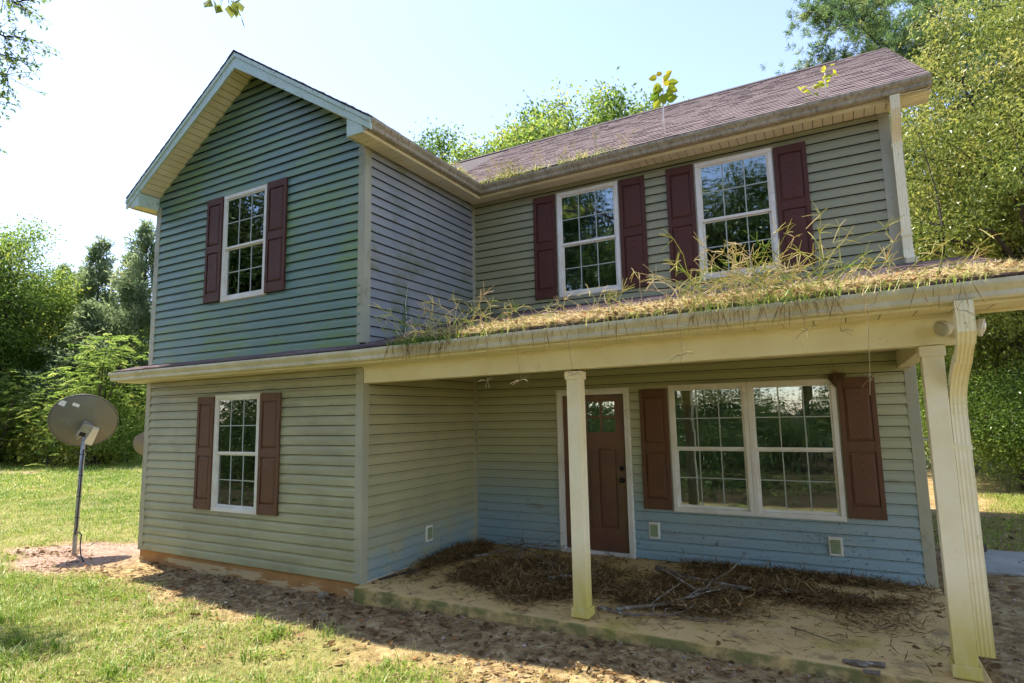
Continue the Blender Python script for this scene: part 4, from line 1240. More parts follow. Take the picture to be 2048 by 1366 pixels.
plant('leafy_tree', BR[0], -31.9, 10.0, .4, 1.12, 'round-topped leafy tree at the left edge of the picture', 'tree', GL)
plant('leafy_tree', BR[0], -35.5, 8.8, 2.4, 1.08, 'leafy tree mostly cut off by the left picture edge', 'tree', GL)
plant('leafy_tree', BR[0], -42, 16, 1.4, 1.05, 'dark leafy tree far behind the cedars on the left', 'tree', GL)
plant('leafy_tree', BR[0], -22.5, 15.5, 3.4, .85, 'leafy tree behind the tall cedar next to the house corner', 'tree', GL)
BU = [bush_pinnate('sumac_a', 5.2, 2.6, 620, 31), bush_pinnate('sumac_b', 4.4, 2.9, 560, 32)]
GB = 'shrubs at the lawn edge'
for i_, (x, y, s, k, lb) in enumerate([
        (-21.2, 9.8, 1.15, 0, 'tall sunlit shrub with feathery leaves beside the wall corner'),
        (-24.2, 9.5, 1.0, 1, 'pale feathery shrub behind the satellite dish'),
        (-27.4, 8.2, .92, 0, 'bright feathery shrub low at the left, beside the dish'),
        (-29.6, 8.2, .95, 1, 'feathery shrub at the far left edge of the lawn'),
        (-19.6, 11.6, .8, 1, 'feathery shrub partly hidden by the house corner')]):
    plant('feathery_shrub', BU[k], x, y, i_ * 1.9, s, lb, 'shrub', GB, ('stems', 'leaves'))
LO = [tree_broad('low_a', 2.6, 2.2, .05, 8, 46, 9000, .17, .55, 41, cb=.02, clr=.9, flat=.8, yel=.7, top=.25),
      tree_broad('low_b', 3.4, 2.0, .06, 8, 46, 9000, .16, .45, 42, cb=.02, clr=.8, flat=.8, mat='sumac', yel=.5, top=.3)]
for i_, (x, y, s, k, lb) in enumerate([
        (-26.6, 10.6, .8, 0, 'low dark green bush at the lawn edge under the dish'),
        (-22.6, 10.4, .85, 0, 'low bush right of the dish pole at the lawn edge'),
        (-30.6, 10.4, .9, 1, 'low bush left of the dish at the lawn edge'),
        (-33.2, 9.6, 1.0, 0, 'low bush at the left picture edge behind the bare patch'),
        (-19.8, 10.4, .8, 1, 'low bush against the house corner at the lawn edge'),
        (-24.4, 12.2, 1.5, 0, 'tall dark bush under the cedars'),
        (-28.2, 12.2, 1.5, 1, 'tall bush filling the shade between two cedars'),
        (-33.8, 12.0, 1.6, 0, 'tall dark bush beneath the leafy trees at far left')]):
    plant('leafy_bush', LO[k], x, y, i_ * 2.3, s, lb, 'bush', GB, ('stems', 'leaves'))

# ------------------------------------------------------------------ trees behind the roof
GR = 'treetops showing above the roof'
for i_, (x, y, h, lb) in enumerate([
        (-3.9, 16.0, 14.0, 'treetop in the notch between the two roofs'),
        (-.1, 16.8, 14.7, 'tallest treetop above the roof ridge'),
        (1.5, 18.6, 14.9, 'treetop right of the tallest one, above the roof ridge'),
        (-6.3, 16.2, 13.2, 'low treetop behind the wing eave'),
        (2.9, 22.0, 15.6, 'treetop behind the heart-leaved sapling'),
        (-9.5, 18.0, 14.3, 'treetop only just showing above the wing gutter')]):
    plant('leafy_tree', BR[1], x, y, i_ * 1.7 + .5, (.95, .95, h / 14.0), lb, 'tree', GR)

# ------------------------------------------------------------------ trees on the right
plant('pine_tree', tree_pine('pine', 24, 6.6, 51, 10000), 13.0, 24.0, .3, 1, 'tall dark pine rising behind the right end of the roof', 'tree')
plant('pine_tree', tree_pine('pine2', 21, 4.2, 52, 2400, cb=.25), 17.5, 24.0, 2, 1, 'bare-trunked pine cut off by the upper right picture corner', 'tree')
BG_ = tree_broad('sunny', 11.5, 4.6, .2, 70, 420, 150000, .10, .42, 61, cb=.22, clr=.62, mat='broad_yellow', bark='bark_dark', yel=.55, top=.55)
plant('leafy_tree', BG_, 13.6, 13.4, 1.0, (1, 1, 1.08), 'large sunlit yellow-green tree beside the right end of the house', 'tree')
plant('leafy_tree', BG_, 13.6, 18.8, 3.1, (.95, .95, .9), 'yellow-green tree behind the downspout, below the pine', 'tree')
plant('leafy_tree', BG_, 17.6, 14.0, 4.4, 1.15, 'yellow-green tree mostly cut off by the right picture edge', 'tree')
LR = [tree_broad('right_a', 2.8, 2.2, .05, 16, 90, 26000, .075, .5, 43, cb=.02, clr=.7, flat=.8, mat='sumac', yel=.35, top=.3),
      tree_broad('right_b', 3.4, 2.0, .05, 16, 80, 22000, .07, .42, 44, cb=.04, clr=.6, flat=.8, mat='broad_yellow', yel=.5, top=.3)]
GU = 'undergrowth right of the house'
for i_, (x, y, s, k, lb) in enumerate([
        (12.4, 12.4, 1.0, 0, 'dark green bush beyond the gravel, right of the porch downspout'),
        (13.6, 11.6, .9, 0, 'low bush at the right picture edge beyond the grass strip'),
        (12.9, 15.0, 1.3, 1, 'tall leafy bush seen between the porch roof and the grass strip'),
        (14.9, 14.2, 1.2, 1, 'tall bush at right edge under the yellow-green tree'),
        (11.9, 17.5, 1.8, 0, 'shaded bush close behind the porch downspout'),
        (13.2, 20.5, 2.0, 1, 'tall shaded bush deep in the undergrowth'),
        (15.8, 18.0, 2.1, 0, 'dark bush deep in the undergrowth at right')]):
    plant('leafy_bush', LR[k], x, y, i_ * 1.1, s, lb, 'bush', GU, ('stems', 'leaves'))

# ------------------------------------------------------------------ trees mirrored in the window panes (behind the camera)
GM = 'trees mirrored in the windows'
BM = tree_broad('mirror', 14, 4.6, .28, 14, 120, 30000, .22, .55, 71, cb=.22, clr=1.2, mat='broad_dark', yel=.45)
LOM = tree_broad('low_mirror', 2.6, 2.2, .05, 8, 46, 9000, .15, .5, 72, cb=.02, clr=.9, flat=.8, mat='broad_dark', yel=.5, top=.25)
for i_, (x, y, s, lb) in enumerate([
        (7.5, -24, 1.16, 'leafy tree mirrored in the right upper window'), (1.0, -23, 1.18, 'leafy tree mirrored in the left upper window'),
        (-6, -24, 1.28, 'leafy tree mirrored in the upper part of the front windows'), (-14, -21, 1.35, 'leafy tree mirrored in the gable window'),
        (-21, -22, 1.45, 'leafy tree mirrored at the edge of the gable window'), (-28, -20, 1.4, 'leafy tree mirrored in the lower left window'),
        (14.5, -25, 1.1, 'leafy tree mirrored in the right pane of the porch window')]):
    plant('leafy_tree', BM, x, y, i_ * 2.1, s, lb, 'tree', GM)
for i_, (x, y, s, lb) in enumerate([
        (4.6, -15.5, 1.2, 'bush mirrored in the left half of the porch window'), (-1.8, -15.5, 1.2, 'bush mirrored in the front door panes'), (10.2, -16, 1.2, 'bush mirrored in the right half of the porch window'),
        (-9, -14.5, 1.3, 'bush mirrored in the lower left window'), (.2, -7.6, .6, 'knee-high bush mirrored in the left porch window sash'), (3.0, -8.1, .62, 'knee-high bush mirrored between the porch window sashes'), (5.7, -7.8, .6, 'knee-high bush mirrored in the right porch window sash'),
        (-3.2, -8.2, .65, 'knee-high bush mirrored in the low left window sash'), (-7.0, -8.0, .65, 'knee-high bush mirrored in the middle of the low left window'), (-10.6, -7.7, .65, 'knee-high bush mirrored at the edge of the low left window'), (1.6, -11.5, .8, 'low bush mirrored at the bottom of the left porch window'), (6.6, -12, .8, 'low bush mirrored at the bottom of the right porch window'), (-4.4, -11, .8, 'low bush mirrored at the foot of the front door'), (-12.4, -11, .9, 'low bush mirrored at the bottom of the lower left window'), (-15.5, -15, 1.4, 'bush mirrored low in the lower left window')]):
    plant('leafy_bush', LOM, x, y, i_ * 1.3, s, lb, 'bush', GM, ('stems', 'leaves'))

# ------------------------------------------------------------------ overhanging trees whose boughs enter the picture at the top
def bough_tree(name, base, top, boughs, leaf, asp, seed, mat, label, spread=.3, n_twig=26, n_leaf=9, tip=None):
    g = np.random.default_rng(seed); mb = MB(); P = []; dd = []
    base = np.array(base, float); top = np.array(top, float)
    tp = curve_pts(base - np.array([0, 0, .3]), top, 0, 6, .1, g)
    mb.tube(tp, [.2 - .022 * k for k in range(7)], 8)
    for (h, pts, r_) in boughs:
        s = tp[h]; c = [np.array(s)] + [np.array(p, float) for p in pts]
        cc = []
        for a, b in zip(c[:-1], c[1:]):
            for k in range(5): cc.append(a + (b - a) * k / 5 + g.normal(size=3) * .02)
        cc.append(c[-1])
        m_ = len(cc); mb.tube(cc, [r_ * (1 - .88 * k / (m_ - 1)) for k in range(m_)], 6)
        st = int(m_ * .45) if len(pts) > 1 else 2
        for q in range(n_twig):
            k = g.integers(st, m_); s2 = cc[k]; ax = cc[min(k + 1, m_ - 1)] - cc[k - 1]
            v = unit(unit(ax) * .8 + g.normal(size=3) * .75); L_ = spread * g.uniform(.5, 1.4)
            e = s2 + v * L_ + np.array([0, 0, -.15 * L_])
            mb.tube([s2, (s2 + e) / 2 + g.normal(size=3) * .02, e], [.006, .004, .002], 3, caps=False)
            t = g.uniform(.3, 1.05, n_leaf)
            p = s2 + np.outer(t, e - s2)
            P.append(p); dd.append(unit(v * .6 + g.normal(size=(n_leaf, 3)) * .7 + np.array([0, 0, -.35])))
    if tip is not None:
        c_, n_, r_ = tip; q = np.array(c_) + g.normal(size=(n_, 3)) * r_
        for k in range(n_): mb.tube([np.array(c_) + np.array([0, 0, .12]), q[k]], [.004, .002], 3, caps=False)
        P.append(q); dd.append(unit(q - np.array(c_) + np.array([0, 0, -.12]) + g.normal(size=(n_, 3)) * .05))
    P = np.concatenate(P); dd = np.concatenate(dd)
    V, F, T = leaves(P - base, dd, leaf * g.uniform(.7, 1.2, len(P)), asp, g, g.normal(.45, .22, len(P)))
    t = empty(name, tuple(base)); tag(t, label, 'tree')
    mb.v = [tuple(np.array(v) - base) for v in mb.v]
    mb.build('trunk', M['bark_dark'], t)
    mesh_obj('crown', np_mesh(name + '_crown', V, [F], M[mat], T), t)


bough_tree('locust_tree', (-4.3, -3.6, -.13), (-4.0, -3.4, 8.2), [
    (5, [(-2.6, -2.5, 7.4), (-1.55, -1.85, 7.55), (-.92, -1.52, 7.35)], .05), (5, [(-2.5, -2.4, 7.9), (-1.35, -1.75, 8.1), (-1.0, -1.6, 7.9)], .05), (4, [(-2.7, -2.5, 6.6), (-1.7, -1.9, 6.95), (-1.12, -1.62, 6.8)], .04),
    (4, [(-2.8, -2.5, 5.9), (-1.8, -1.95, 6.4), (-1.2, -1.66, 6.45)], .035), (3, [(-2.9, -2.6, 5.2), (-1.8, -2.0, 5.7), (-1.36, -1.66, 5.93)], .03), (4, [(-2.7, -2.5, 7.0), (-1.6, -1.9, 7.2), (-1.02, -1.55, 7.05)], .04)],
    .062, .42, 81, 'broad', 'dark fine-leaved boughs hanging in at the upper left corner', spread=.36, n_twig=46, n_leaf=12)
bough_tree('maple_tree', (2.6, -11.5, -.13), (2.8, -10.8, 8.6), [
    (5, [(3.0, -7.5, 8.0), (3.5, -4.0, 7.1), (3.77, -2.2, 6.45), (3.80, -1.68, 6.16)], .06), (6, [(1, -10, 9.5), (-1.5, -9, 9.6)], .06), (6, [(4.5, -11, 9.6), (6, -11.5, 9.8)], .06), (4, [(2, -13, 8), (1, -14.5, 8.4)], .06), (5, [(4.5, -9.5, 8.6), (5.6, -8.6, 8.9)], .05)],
    .125, .85, 84, 'broad_yellow', 'twig of broad maple leaves hanging in at the top of the picture', spread=.2, n_twig=22, n_leaf=4, tip=((3.80, -1.62, 6.10), 14, (.11, .08, .035)))

# ------------------------------------------------------------------ satellite dishes
def sat_dish(base, label, pole_top, nrm, roll_, w2, h2, mat, seed, detail=True):
    t = empty('satellite_dish', base); tag(t, label, 'satellite dish', 'satellite dishes beside the house')
    b = Vector(base); top = Vector(pole_top) - b
    n = Vector(nrm).normalized()            # the dish looks this way; its convex back is towards the house front
    a = n.cross(Vector((0, 0, 1))).normalized(); u = a.cross(n)
    a, u = a * math.cos(roll_) + u * math.sin(roll_), u * math.cos(roll_) - a * math.sin(roll_)
    c = top + n * .13 + Vector((0, 0, .02)) + u * .06 - a * .05
    mb = MB(); NR = 10; NS = 48; dep = .10
    rings = []
    for k in range(NR + 1):
        r_ = k / NR
        rings.append([c + a * w2 * max(r_, .002) * math.cos(q) + u * h2 * max(r_, .002) * math.sin(q) + n * dep * r_ * r_ for q in (2 * math.pi * j / NS for j in range(NS))])
    for k in range(NR, -1, -1):
        r_ = k / NR
        rings.append([c + n * .008 + a * w2 * max(r_, .002) * math.cos(q) + u * h2 * max(r_, .002) * math.sin(q) + n * dep * r_ * r_ for q in (2 * math.pi * j / NS for j in range(NS))])
    mb.sweep(rings, sm=True, caps=False)
    refl = mb.build('reflector', mat, t)
    mb = MB(); mb.tube([c + a * w2 * math.cos(q) + u * h2 * math.sin(q) + n * dep for q in (2 * math.pi * j / NS for j in range(NS + 1))], .009, 6); mb.build('rim', mat, refl)
    lean = top
    mb = MB(); mb.tube([(0, 0, -.15), (0, 0, 0), lean * .5, lean], [.030, .030, .030, .030], 12); mb.build('pole', M['galv'], t)
    mb = MB()
    B = lambda p, q, r_: top + a * p + u * q + n * r_
    mb.hexa([B(-.09, -.09, -.05), B(.09, -.09, -.05), B(.09, -.09, .1), B(-.09, -.09, .1), B(-.07, .13, -.03), B(.07, .13, -.03), B(.07, .13, .11), B(-.07, .13, .11)])
    mb.build('bracket', M['galv'], t, bevel=.006)
    mb = MB(); mb.hexa([B(.05, -.16, -.09), B(.17, -.16, -.07), B(.17, -.16, .05), B(.05, -.16, .05), B(.07, .1, -.07), B(.16, .1, -.05), B(.16, .1, .06), B(.07, .1, .06)]); mb.build('clamp', M['lamp_white'], t, bevel=.01)
    mb = MB(); mb.hexa([B(-.055, -.06, -.058), B(.03, -.06, -.058), B(.03, -.06, -.05), B(-.055, -.06, -.05), B(-.05, .0, -.054), B(.03, .0, -.054), B(.03, .0, -.046), B(-.05, .0, -.046)]); mb.build('slot', M['dark'], t)
    mb = MB(); f0 = c - u * h2 * .98 + n * dep; mb.tube([top + n * .1 - u * .1, f0 + n * .1 - u * .05, f0 + n * .55 + u * .2], .018, 8); mb.build('feed_arm', M['galv'], t)
    mb = MB(); lathe(mb, f0 + n * .55 + u * .2, (c - f0 - n * .4), [(0, .03), (.06, .035), (.1, .045), (.12, .04)], 12); mb.build('receiver_horn', M['lamp_white'], t)
    if detail:
        for (p, q, ww_, hh) in ((-.52, .42, .085, .08), (-.28, .52, .09, .045)):
            mb = MB(); m2 = MB()
            def S(x_, y_, off):
                px_, py_ = p * w2 * 1.55 + x_, q * h2 + y_
                rr_ = (px_ / w2) ** 2 + (py_ / h2) ** 2
                return c + a * px_ + u * py_ + n * (dep * rr_ - off)
            mb.hexa([S(-ww_ / 2, -hh / 2, .002), S(ww_ / 2, -hh / 2, .002), S(ww_ / 2, -hh / 2, .0005), S(-ww_ / 2, -hh / 2, .0005), S(-ww_ / 2, hh / 2, .002), S(ww_ / 2, hh / 2, .002), S(ww_ / 2, hh / 2, .0005), S(-ww_ / 2, hh / 2, .0005)])
            st_ = mb.build('sticker', M['sticker'], refl)
            for j in ((.22, -.2) if hh > .06 else (.05,)):
                m2.hexa([S(-ww_ * .38, hh * j - .006, .0035), S(ww_ * .38, hh * j - .006, .0035), S(ww_ * .38, hh * j - .006, .0022), S(-ww_ * .38, hh * j - .006, .0022), S(-ww_ * .38, hh * j + .006, .0035), S(ww_ * .38, hh * j + .006, .0035), S(ww_ * .38, hh * j + .006, .0022), S(-ww_ * .38, hh * j + .006, .0022)])
        g = np.random.default_rng(seed)
        cp = [B(.1, -.13, -.05), B(.14, -.28, -.07), B(.05, -.36, -.06)]
        side = Vector((.034, -.008, 0))
        for k in range(1, 9): cp.append(lean * (1 - .09 * k - .06) + side + Vector((.006 * math.sin(k * 1.7), 0, 0)))
        cp += [Vector((.05, -.03, .30)), Vector((.20, -.05, .36)), Vector((.30, -.06, .33)), Vector((.33, -.08, .18)), Vector((.45, -.12, .06)), Vector((.70, -.2, .015))]
        mb = MB(); mb.tube(cp, .0095, 5); cb = mb.build('cable', M['cable'], t)
        for k in range(4):
            p = lean * (.30 + .17 * k)
            mb = MB(); mb.tube([p - Vector((0, 0, .005)), p + Vector((0, 0, .005))], .0345, 10); mb.build('cable_tie', M['cable'], t)
    return t


sat_dish((-1.37, -.2, float(gz(-1.37, -.2))), 'grey satellite dish on a pole in the bare patch left of the house', (-1.335, -.19, 1.70), (-.80, .42, .36), -.36, .455, .43, M['dish'], 3)
sat_dish((-6.05, 3.5, float(gz(-6.05, 3.5))), 'second satellite dish, mostly hidden behind the left corner of the house', (-6.02, 3.5, 1.12), (-.62, .62, .42), .1, .36, .33, M['dish_pink'], 4, False)

# ------------------------------------------------------------------ yard odds and ends at the right
mb = MB(); mb.box((10.05, 3.62, -.25), (14, 4.9, -.035)); tag(mb.build('concrete_pad', M['pad'], bevel=.012), 'small grey concrete pad beside the right side of the house', kind='structure')
mb = MB(); n_ = 9
for k in range(n_ - 1):
    def P_(j, z): return (9.93 + .045 * (1.45 - z) / .5 * j / 3 + .012 * math.sin(j * 2.1 + z * 7) + .16 * (1 - (z - .9) / .6) * .6, 2.72 + .02 * math.sin(j * 1.7 + z * 4) + .03 * j, z)
for j in range(5):
    for k in range(6):
        z0, z1 = .93 + k * .09, .93 + (k + 1) * .045
        mb.poly([P_(j, z0), P_(j + 1, z0), P_(j + 1, z1), P_(j, z1)], True)
for k in range(1): mb.tube([(9.66, 2.74, 1.47), (10.06, 2.80, 1.47)], .012, 6)
tag(mb.build('plastic_sheet', M['sheet']), 'white plastic sheet hanging beyond the porch downspout', 'plastic sheet')
mb = MB(); lathe(mb, (10.13, 3.86, -.036), (0, 0, 1), [(0, .085), (.17, .105), (.172, .112), (.185, .112), (.187, .10), (.02, .08)], 18); tag(mb.build('bucket', M['blue']), 'blue bucket on the concrete pad behind the downspout', 'bucket')
g = np.random.default_rng(5)
mb = MB(); mb.tube([(10.12, 4.62, .02), (10.25, 4.64, .03), (10.42, 4.66, .025)], [.055, .062, .05], 9); tag(mb.build('log', M['bark_dark']), 'short dark log lying on the concrete pad', 'log')
# stone by the foundation
bs = bpy.data.meshes.new('stone')
mb = MB(); g = np.random.default_rng(8)
rings = [[(r_ * math.cos(q) * g.uniform(.8, 1.15), r_ * .7 * math.sin(q) * g.uniform(.8, 1.15), z) for q in np.linspace(0, 2 * np.pi, 8)[:-1]] for r_, z in ((.06, -.03), (.085, .01), (.07, .045), (.03, .06))]
mb.sweep(rings, sm=False); so_ = mb.build('stone', M['stone'], loc=(3.75, -.10, float(gz(3.75, -.1)))); tag(so_, 'small tan stone lying against the foundation', 'stone')
# mud nest on the shutter
mb = MB(); g = np.random.default_rng(9)
rings = [[(8.93 + r_ * math.cos(q) * g.uniform(.8, 1.2), D - .055 + min(.03, .4 * r_ * math.sin(q) * g.uniform(.7, 1.2)), z) for q in np.linspace(0, 2 * np.pi, 10)[:-1]] for r_, z in ((.012, 2.05), (.045, 2.10), (.075, 2.15), (.085, 2.19), (.05, 2.205))]
mb.sweep(rings)
for k in range(40):
    a_ = Vector((8.93 + g.normal() * .05, D - .06 - abs(g.normal()) * .02, 2.15 + g.normal() * .05)); mb.tube([a_, a_ + Vector((g.normal() * .05, -.01, g.normal() * .05))], .0015, 3, caps=False)
tag(mb.build('bird_nest', M['mud']), 'crumbling brown nest stuck between porch window and right shutter', 'nest')


# ------------------------------------------------------------------ grass
def camdist(x, y): return np.hypot(x - CAM.x, y - CAM.y)


def inview(x, y, z=-.1, m=.06):
    d = np.stack([x - CAM.x, y - CAM.y, np.full_like(x, z) - CAM.z], 1)
    zc = d @ np.array(fw); xc = d @ np.array(rr) / np.maximum(zc, .01); yc = d @ np.array(uu) / np.maximum(zc, .01)
    return (zc > .3) & (np.abs(xc) < 1024 / 1181 + m + .12) & (np.abs(yc) < 683 / 1181 + m + .1)


def housemask(x, y):
    ins = ((x > -.02) & (x < W + .01) & (y > -.02)) | ((x > W - .1) & (x < 9.72) & (y > -.13) & (y < 9))
    return ~ins


def scatter(n, x0, x1, y0, y1, g):
    x = g.uniform(x0, x1, n); y = g.uniform(y0, y1, n)
    k = inview(x, y) & housemask(x, y)
    return x[k], y[k]


g = np.random.default_rng(101)
GV, GQ, GT, GN = [], [], [], []
off = 0


def add_grass(x, y, h, wd, lean, tint):
    global off
    P = np.stack([x, y, gz(x, y) - .004], 1)
    V, Q, T3, T = blades(P, h, wd, lean, g, tint)
    GV.append(V); GQ.append(Q + off); GT.append(T3 + off); GN.append(T); off += len(V)


for (n, x0, x1, y0, y1, hh, wd) in ((230000, -3.5, 9.6, -3.6, .8, .045, .0042), (150000, -14, -.2, -3.5, 9, .06, .008), (130000, -36, -10, -2, 14, .085, .018)):
    x, y = scatter(n, x0, x1, y0, y1, g)
    dm = dirtmask(x, y)
    k = g.random(len(x)) > dm * 1.02 - .012
    pn = fbm(x * .8 + 3, y * .8 + 8, 4); pn2 = fbm(x * 2.7 + 30, y * 2.7, 3)
    near = smooth(-.5, -3.2, -camdist(x, y) + 4)
    k &= g.random(len(x)) < np.clip(.35 + 1.5 * (pn2 - .32), .12, 1)
    x, y, pn, pn2, dm = x[k], y[k], pn[k], pn2[k], dm[k]
    h = hh * (.55 + g.gamma(2.2, .28, len(x))) * (.6 + .9 * pn2)
    tint = .38 + (pn - .5) * 1.1 + g.normal(0, .26, len(x)) + .22 * smooth(-3, 3, x) + .25 * (dm > .2)
    add_grass(x, y, h, wd * g.uniform(.6, 1.3, len(x)), np.abs(g.normal(.45, .3, len(x))), tint)
# taller tufts near the left foreground
for k in range(150):
    cx, cy = g.uniform(-2.5, 7.5), g.uniform(-3.2, -.9)
    if dirtmask(np.array([cx]), np.array([cy]))[0] > .4: continue
    m_ = g.integers(14, 45); x = cx + g.normal(0, .05, m_); y = cy + g.normal(0, .05, m_)
    add_grass(x, y, g.uniform(.05, .16, m_), g.uniform(.005, .011, m_), np.abs(g.normal(.5, .3, m_)), g.normal(.25, .15, m_))
# right grass strip
x, y = scatter(60000, 10, 18, 7.8, 11, g); k = g.random(len(x)) > dirtmask(x, y); x, y = x[k], y[k]
add_grass(x, y, g.uniform(.04, .13, len(x)), g.uniform(.006, .012, len(x)), np.abs(g.normal(.45, .3, len(x))), g.normal(.55, .22, len(x)))
x, y = scatter(9000, 9.8, 16, 4.9, 7.8, g)
add_grass(x, y, g.uniform(.03, .09, len(x)), g.uniform(.006, .012, len(x)), np.abs(g.normal(.45, .3, len(x))), g.normal(.35, .2, len(x)))
tag(mesh_obj('lawn_grass', np_mesh('lawn_grass', np.concatenate(GV), [np.concatenate(GQ), np.concatenate(GT)], M['grass'], np.concatenate(GN))), 'weedy yellow-green grass of the lawn', 'grass', kind='stuff')

# ground-cover weeds with round leaves
g = np.random.default_rng(102)
x, y = scatter(46000, -3, 9.5, -3.6, 0, g)
pn = fbm(x * 1.9 + 11, y * 1.9 + 2, 3); k = (pn > .47) & (dirtmask(x, y) < .5); x, y = x[k], y[k]
P = np.stack([x, y, gz(x, y) + g.uniform(.01, .05, len(x))], 1)
V, F, T = leaves(P, g.normal(size=(len(x), 3)) * np.array([1, 1, .25]), g.uniform(.015, .045, len(x)), .65, g, g.normal(.40, .24, len(x)), up=.7)
tag(mesh_obj('ground_weeds', np_mesh('ground_weeds', V, [F], M['grass'], T)), 'small broad-leaved weeds between the grass', 'weeds', kind='stuff')

# fallen leaves
g = np.random.default_rng(103)
xs_, ys_ = [], []
x, y = scatter(42000, -2.5, 10, -3.6, .0, g)
k = g.random(len(x)) < (.13 * smooth(.3, .6, fbm(x * 1.1 + 21, y * 1.1, 3)) + .02 + .27 * dirtmask(x, y) * smooth(.34, .62, fbm(x * 1.4, y * 1.4 + 6, 3)))
xs_.append(x[k]); ys_.append(y[k])
x, y = scatter(2400, 9.7, 13, -1, 8, g); xs_.append(x); ys_.append(y)
x, y = np.concatenate(xs_), np.concatenate(ys_)
P = np.stack([x, y, gz(x, y) + .012 + g.uniform(0, .018, len(x))], 1)
V, F, T = dry_leaves(P - np.array([0, 0, .008]), np.clip(g.gamma(3.2, .015, len(x)), .018, .12), g, g.normal(.45, .25, len(x)))
tag(mesh_obj('fallen_leaves', np_mesh('fallen_leaves', V, [F], M['leaf_litter'], T)), 'dry brown leaves scattered over dirt and grass', 'leaves', kind='stuff')
# gravel and twiggy chips
x, y = scatter(42000, -2.6, 12.5, -2.2, 8.2, g); k = g.random(len(x)) < dirtmask(x, y) * smooth(.30, .62, fbm(x * .9 + 7, y * .9, 3)); x, y = x[k], y[k]
n = len(x); s = np.clip(g.gamma(3, .0028, n), .003, .022)
oc = np.array([[1, 0, 0], [0, 1, 0], [-1, 0, 0], [0, -1, 0], [0, 0, .8], [0, 0, -.8]])
a = g.random(n) * 6.28; ca, sa = np.cos(a), np.sin(a)
jit = g.uniform(.6, 1.3, (n, 6, 3)) * oc * s[:, None, None]
V = np.stack([jit[..., 0] * ca[:, None] - jit[..., 1] * sa[:, None], jit[..., 0] * sa[:, None] + jit[..., 1] * ca[:, None], jit[..., 2]], -1) + np.stack([x, y, gz(x, y) + s * .3], 1)[:, None]
fi = np.array([[0, 1, 4], [1, 2, 4], [2, 3, 4], [3, 0, 4], [1, 0, 5], [2, 1, 5], [3, 2, 5], [0, 3, 5]])
F = (np.arange(n)[:, None, None] * 6 + fi).reshape(-1, 3)
tag(mesh_obj('gravel', np_mesh('gravel', V.reshape(-1, 3), [F], M['pebble'], np.repeat(np.clip(g.normal(.5, .25, n), 0, 1), 6))), 'fine gravel in the dirt strip along the house', 'gravel', kind='stuff')
# straw and needle bits on the dirt
x, y = scatter(38000, -2.2, 12.5, -3.4, 8, g); k = g.random(len(x)) < (.4 + .6 * dirtmask(x, y)); x, y = x[k], y[k]
P = np.stack([x, y, gz(x, y) + .010 + g.uniform(0, .012, len(x))], 1)
V, F, T = leaves(P, g.normal(size=(len(x), 3)) * np.array([1, 1, .12]), g.uniform(.04, .13, len(x)), .06, g, g.normal(.6, .25, len(x)), up=.8, fold=.01)
tag(mesh_obj('straw_litter', np_mesh('straw_litter', V, [F], M['needle_litter'], T)), 'pine needles and straw strewn over the dirt', 'needles', kind='stuff')

# ------------------------------------------------------------------ litter heaps and branches on the porch
g = np.random.default_rng(111)


def heap(x, y):
    """height of the porch litter"""
    n = (fbm(x * 3 + 2, y * 3, 3) - .5)
    a = smooth(1.15, .25, np.hypot((x - 5.85) / 1.0, (y - 1.02) / .82) + n * .7) * .09
    b = smooth(1.1, .3, np.hypot((x - 7.35) / .75, (y - .95) / .62) + n * .9) * .045
    c = smooth(1.1, .3, np.hypot((x - 8.1) / 1.35, (y - 1.55) / .38) + n * .8) * .04
    d = smooth(1.1, .2, np.hypot((x - 4.45) / .28, (y - 1.6) / .95) + n * .6) * .05
    e = smooth(1.1, .2, np.hypot((x - 8.3) / 1.5, (y - 2.2) / .2) + n) * .03
    h = np.maximum.reduce([a, b, c, d, e])
    return h * (1 + 1.2 * n)


def on_porch(n):
    x = g.uniform(W + .04, 9.62, n); y = g.uniform(-.08, D - .05, n); return x, y


hx = np.arange(W + .03, 9.62, .05); hy = np.arange(-.05, D - .02, .05)
A_, B_ = np.meshgrid(hx, hy); hz_ = heap(A_.ravel(), B_.ravel())
V = np.stack([A_.ravel(), B_.ravel(), .0178 - .012 + hz_ * .8], 1)
i = np.arange(len(hx) - 1)[None, :] + np.arange(len(hy) - 1)[:, None] * len(hx)
F = np.stack([i, i + 1, i + 1 + len(hx), i + len(hx)], -1).reshape(-1, 4)
F = F[hz_[F].min(1) > .03]
x, y = on_porch(210000); h = heap(x, y); k = (g.random(len(x)) < np.clip(h / .06, 0, .5)) | (g.random(len(x)) < .012 + .10 * smooth(.45, .62, fbm(x * 2.2 + 9, y * 2.2, 3)) * smooth(.2, .7, y))
x, y, h = x[k], y[k], h[k]
P = np.stack([x, y, .022 + h * .85 + g.uniform(0, .03, len(x)) * (h > .01)], 1)
V1, F1, T1 = leaves(P, g.normal(size=(len(x), 3)) * np.array([1, 1, .35]), g.uniform(.05, .15, len(x)), .07, g, g.normal(.52, .34, len(x)), up=.6, fold=.01)
V0 = V; n0 = len(V0)
tag(mesh_obj('porch_litter', np_mesh('porch_litter', np.concatenate([V0, V1]), [F, F1 + n0], M['needle_litter'], np.concatenate([np.full(n0, .2), T1]))), 'brown heap of pine needles and dead leaves on the porch floor', 'litter', kind='stuff')
x, y = on_porch(24000); h = heap(x, y); k = ((h > .015) & (g.random(len(x)) < .6)) | (g.random(len(x)) < .012); x, y, h = x[k], y[k], h[k]
P = np.stack([x, y, .026 + h * .9 + g.uniform(0, .03, len(x)) * (h > .015)], 1)
V1, F1, T1 = dry_leaves(P - np.array([0, 0, .012]), g.uniform(.03, .085, len(x)), g, g.normal(.38, .22, len(x)), .5)
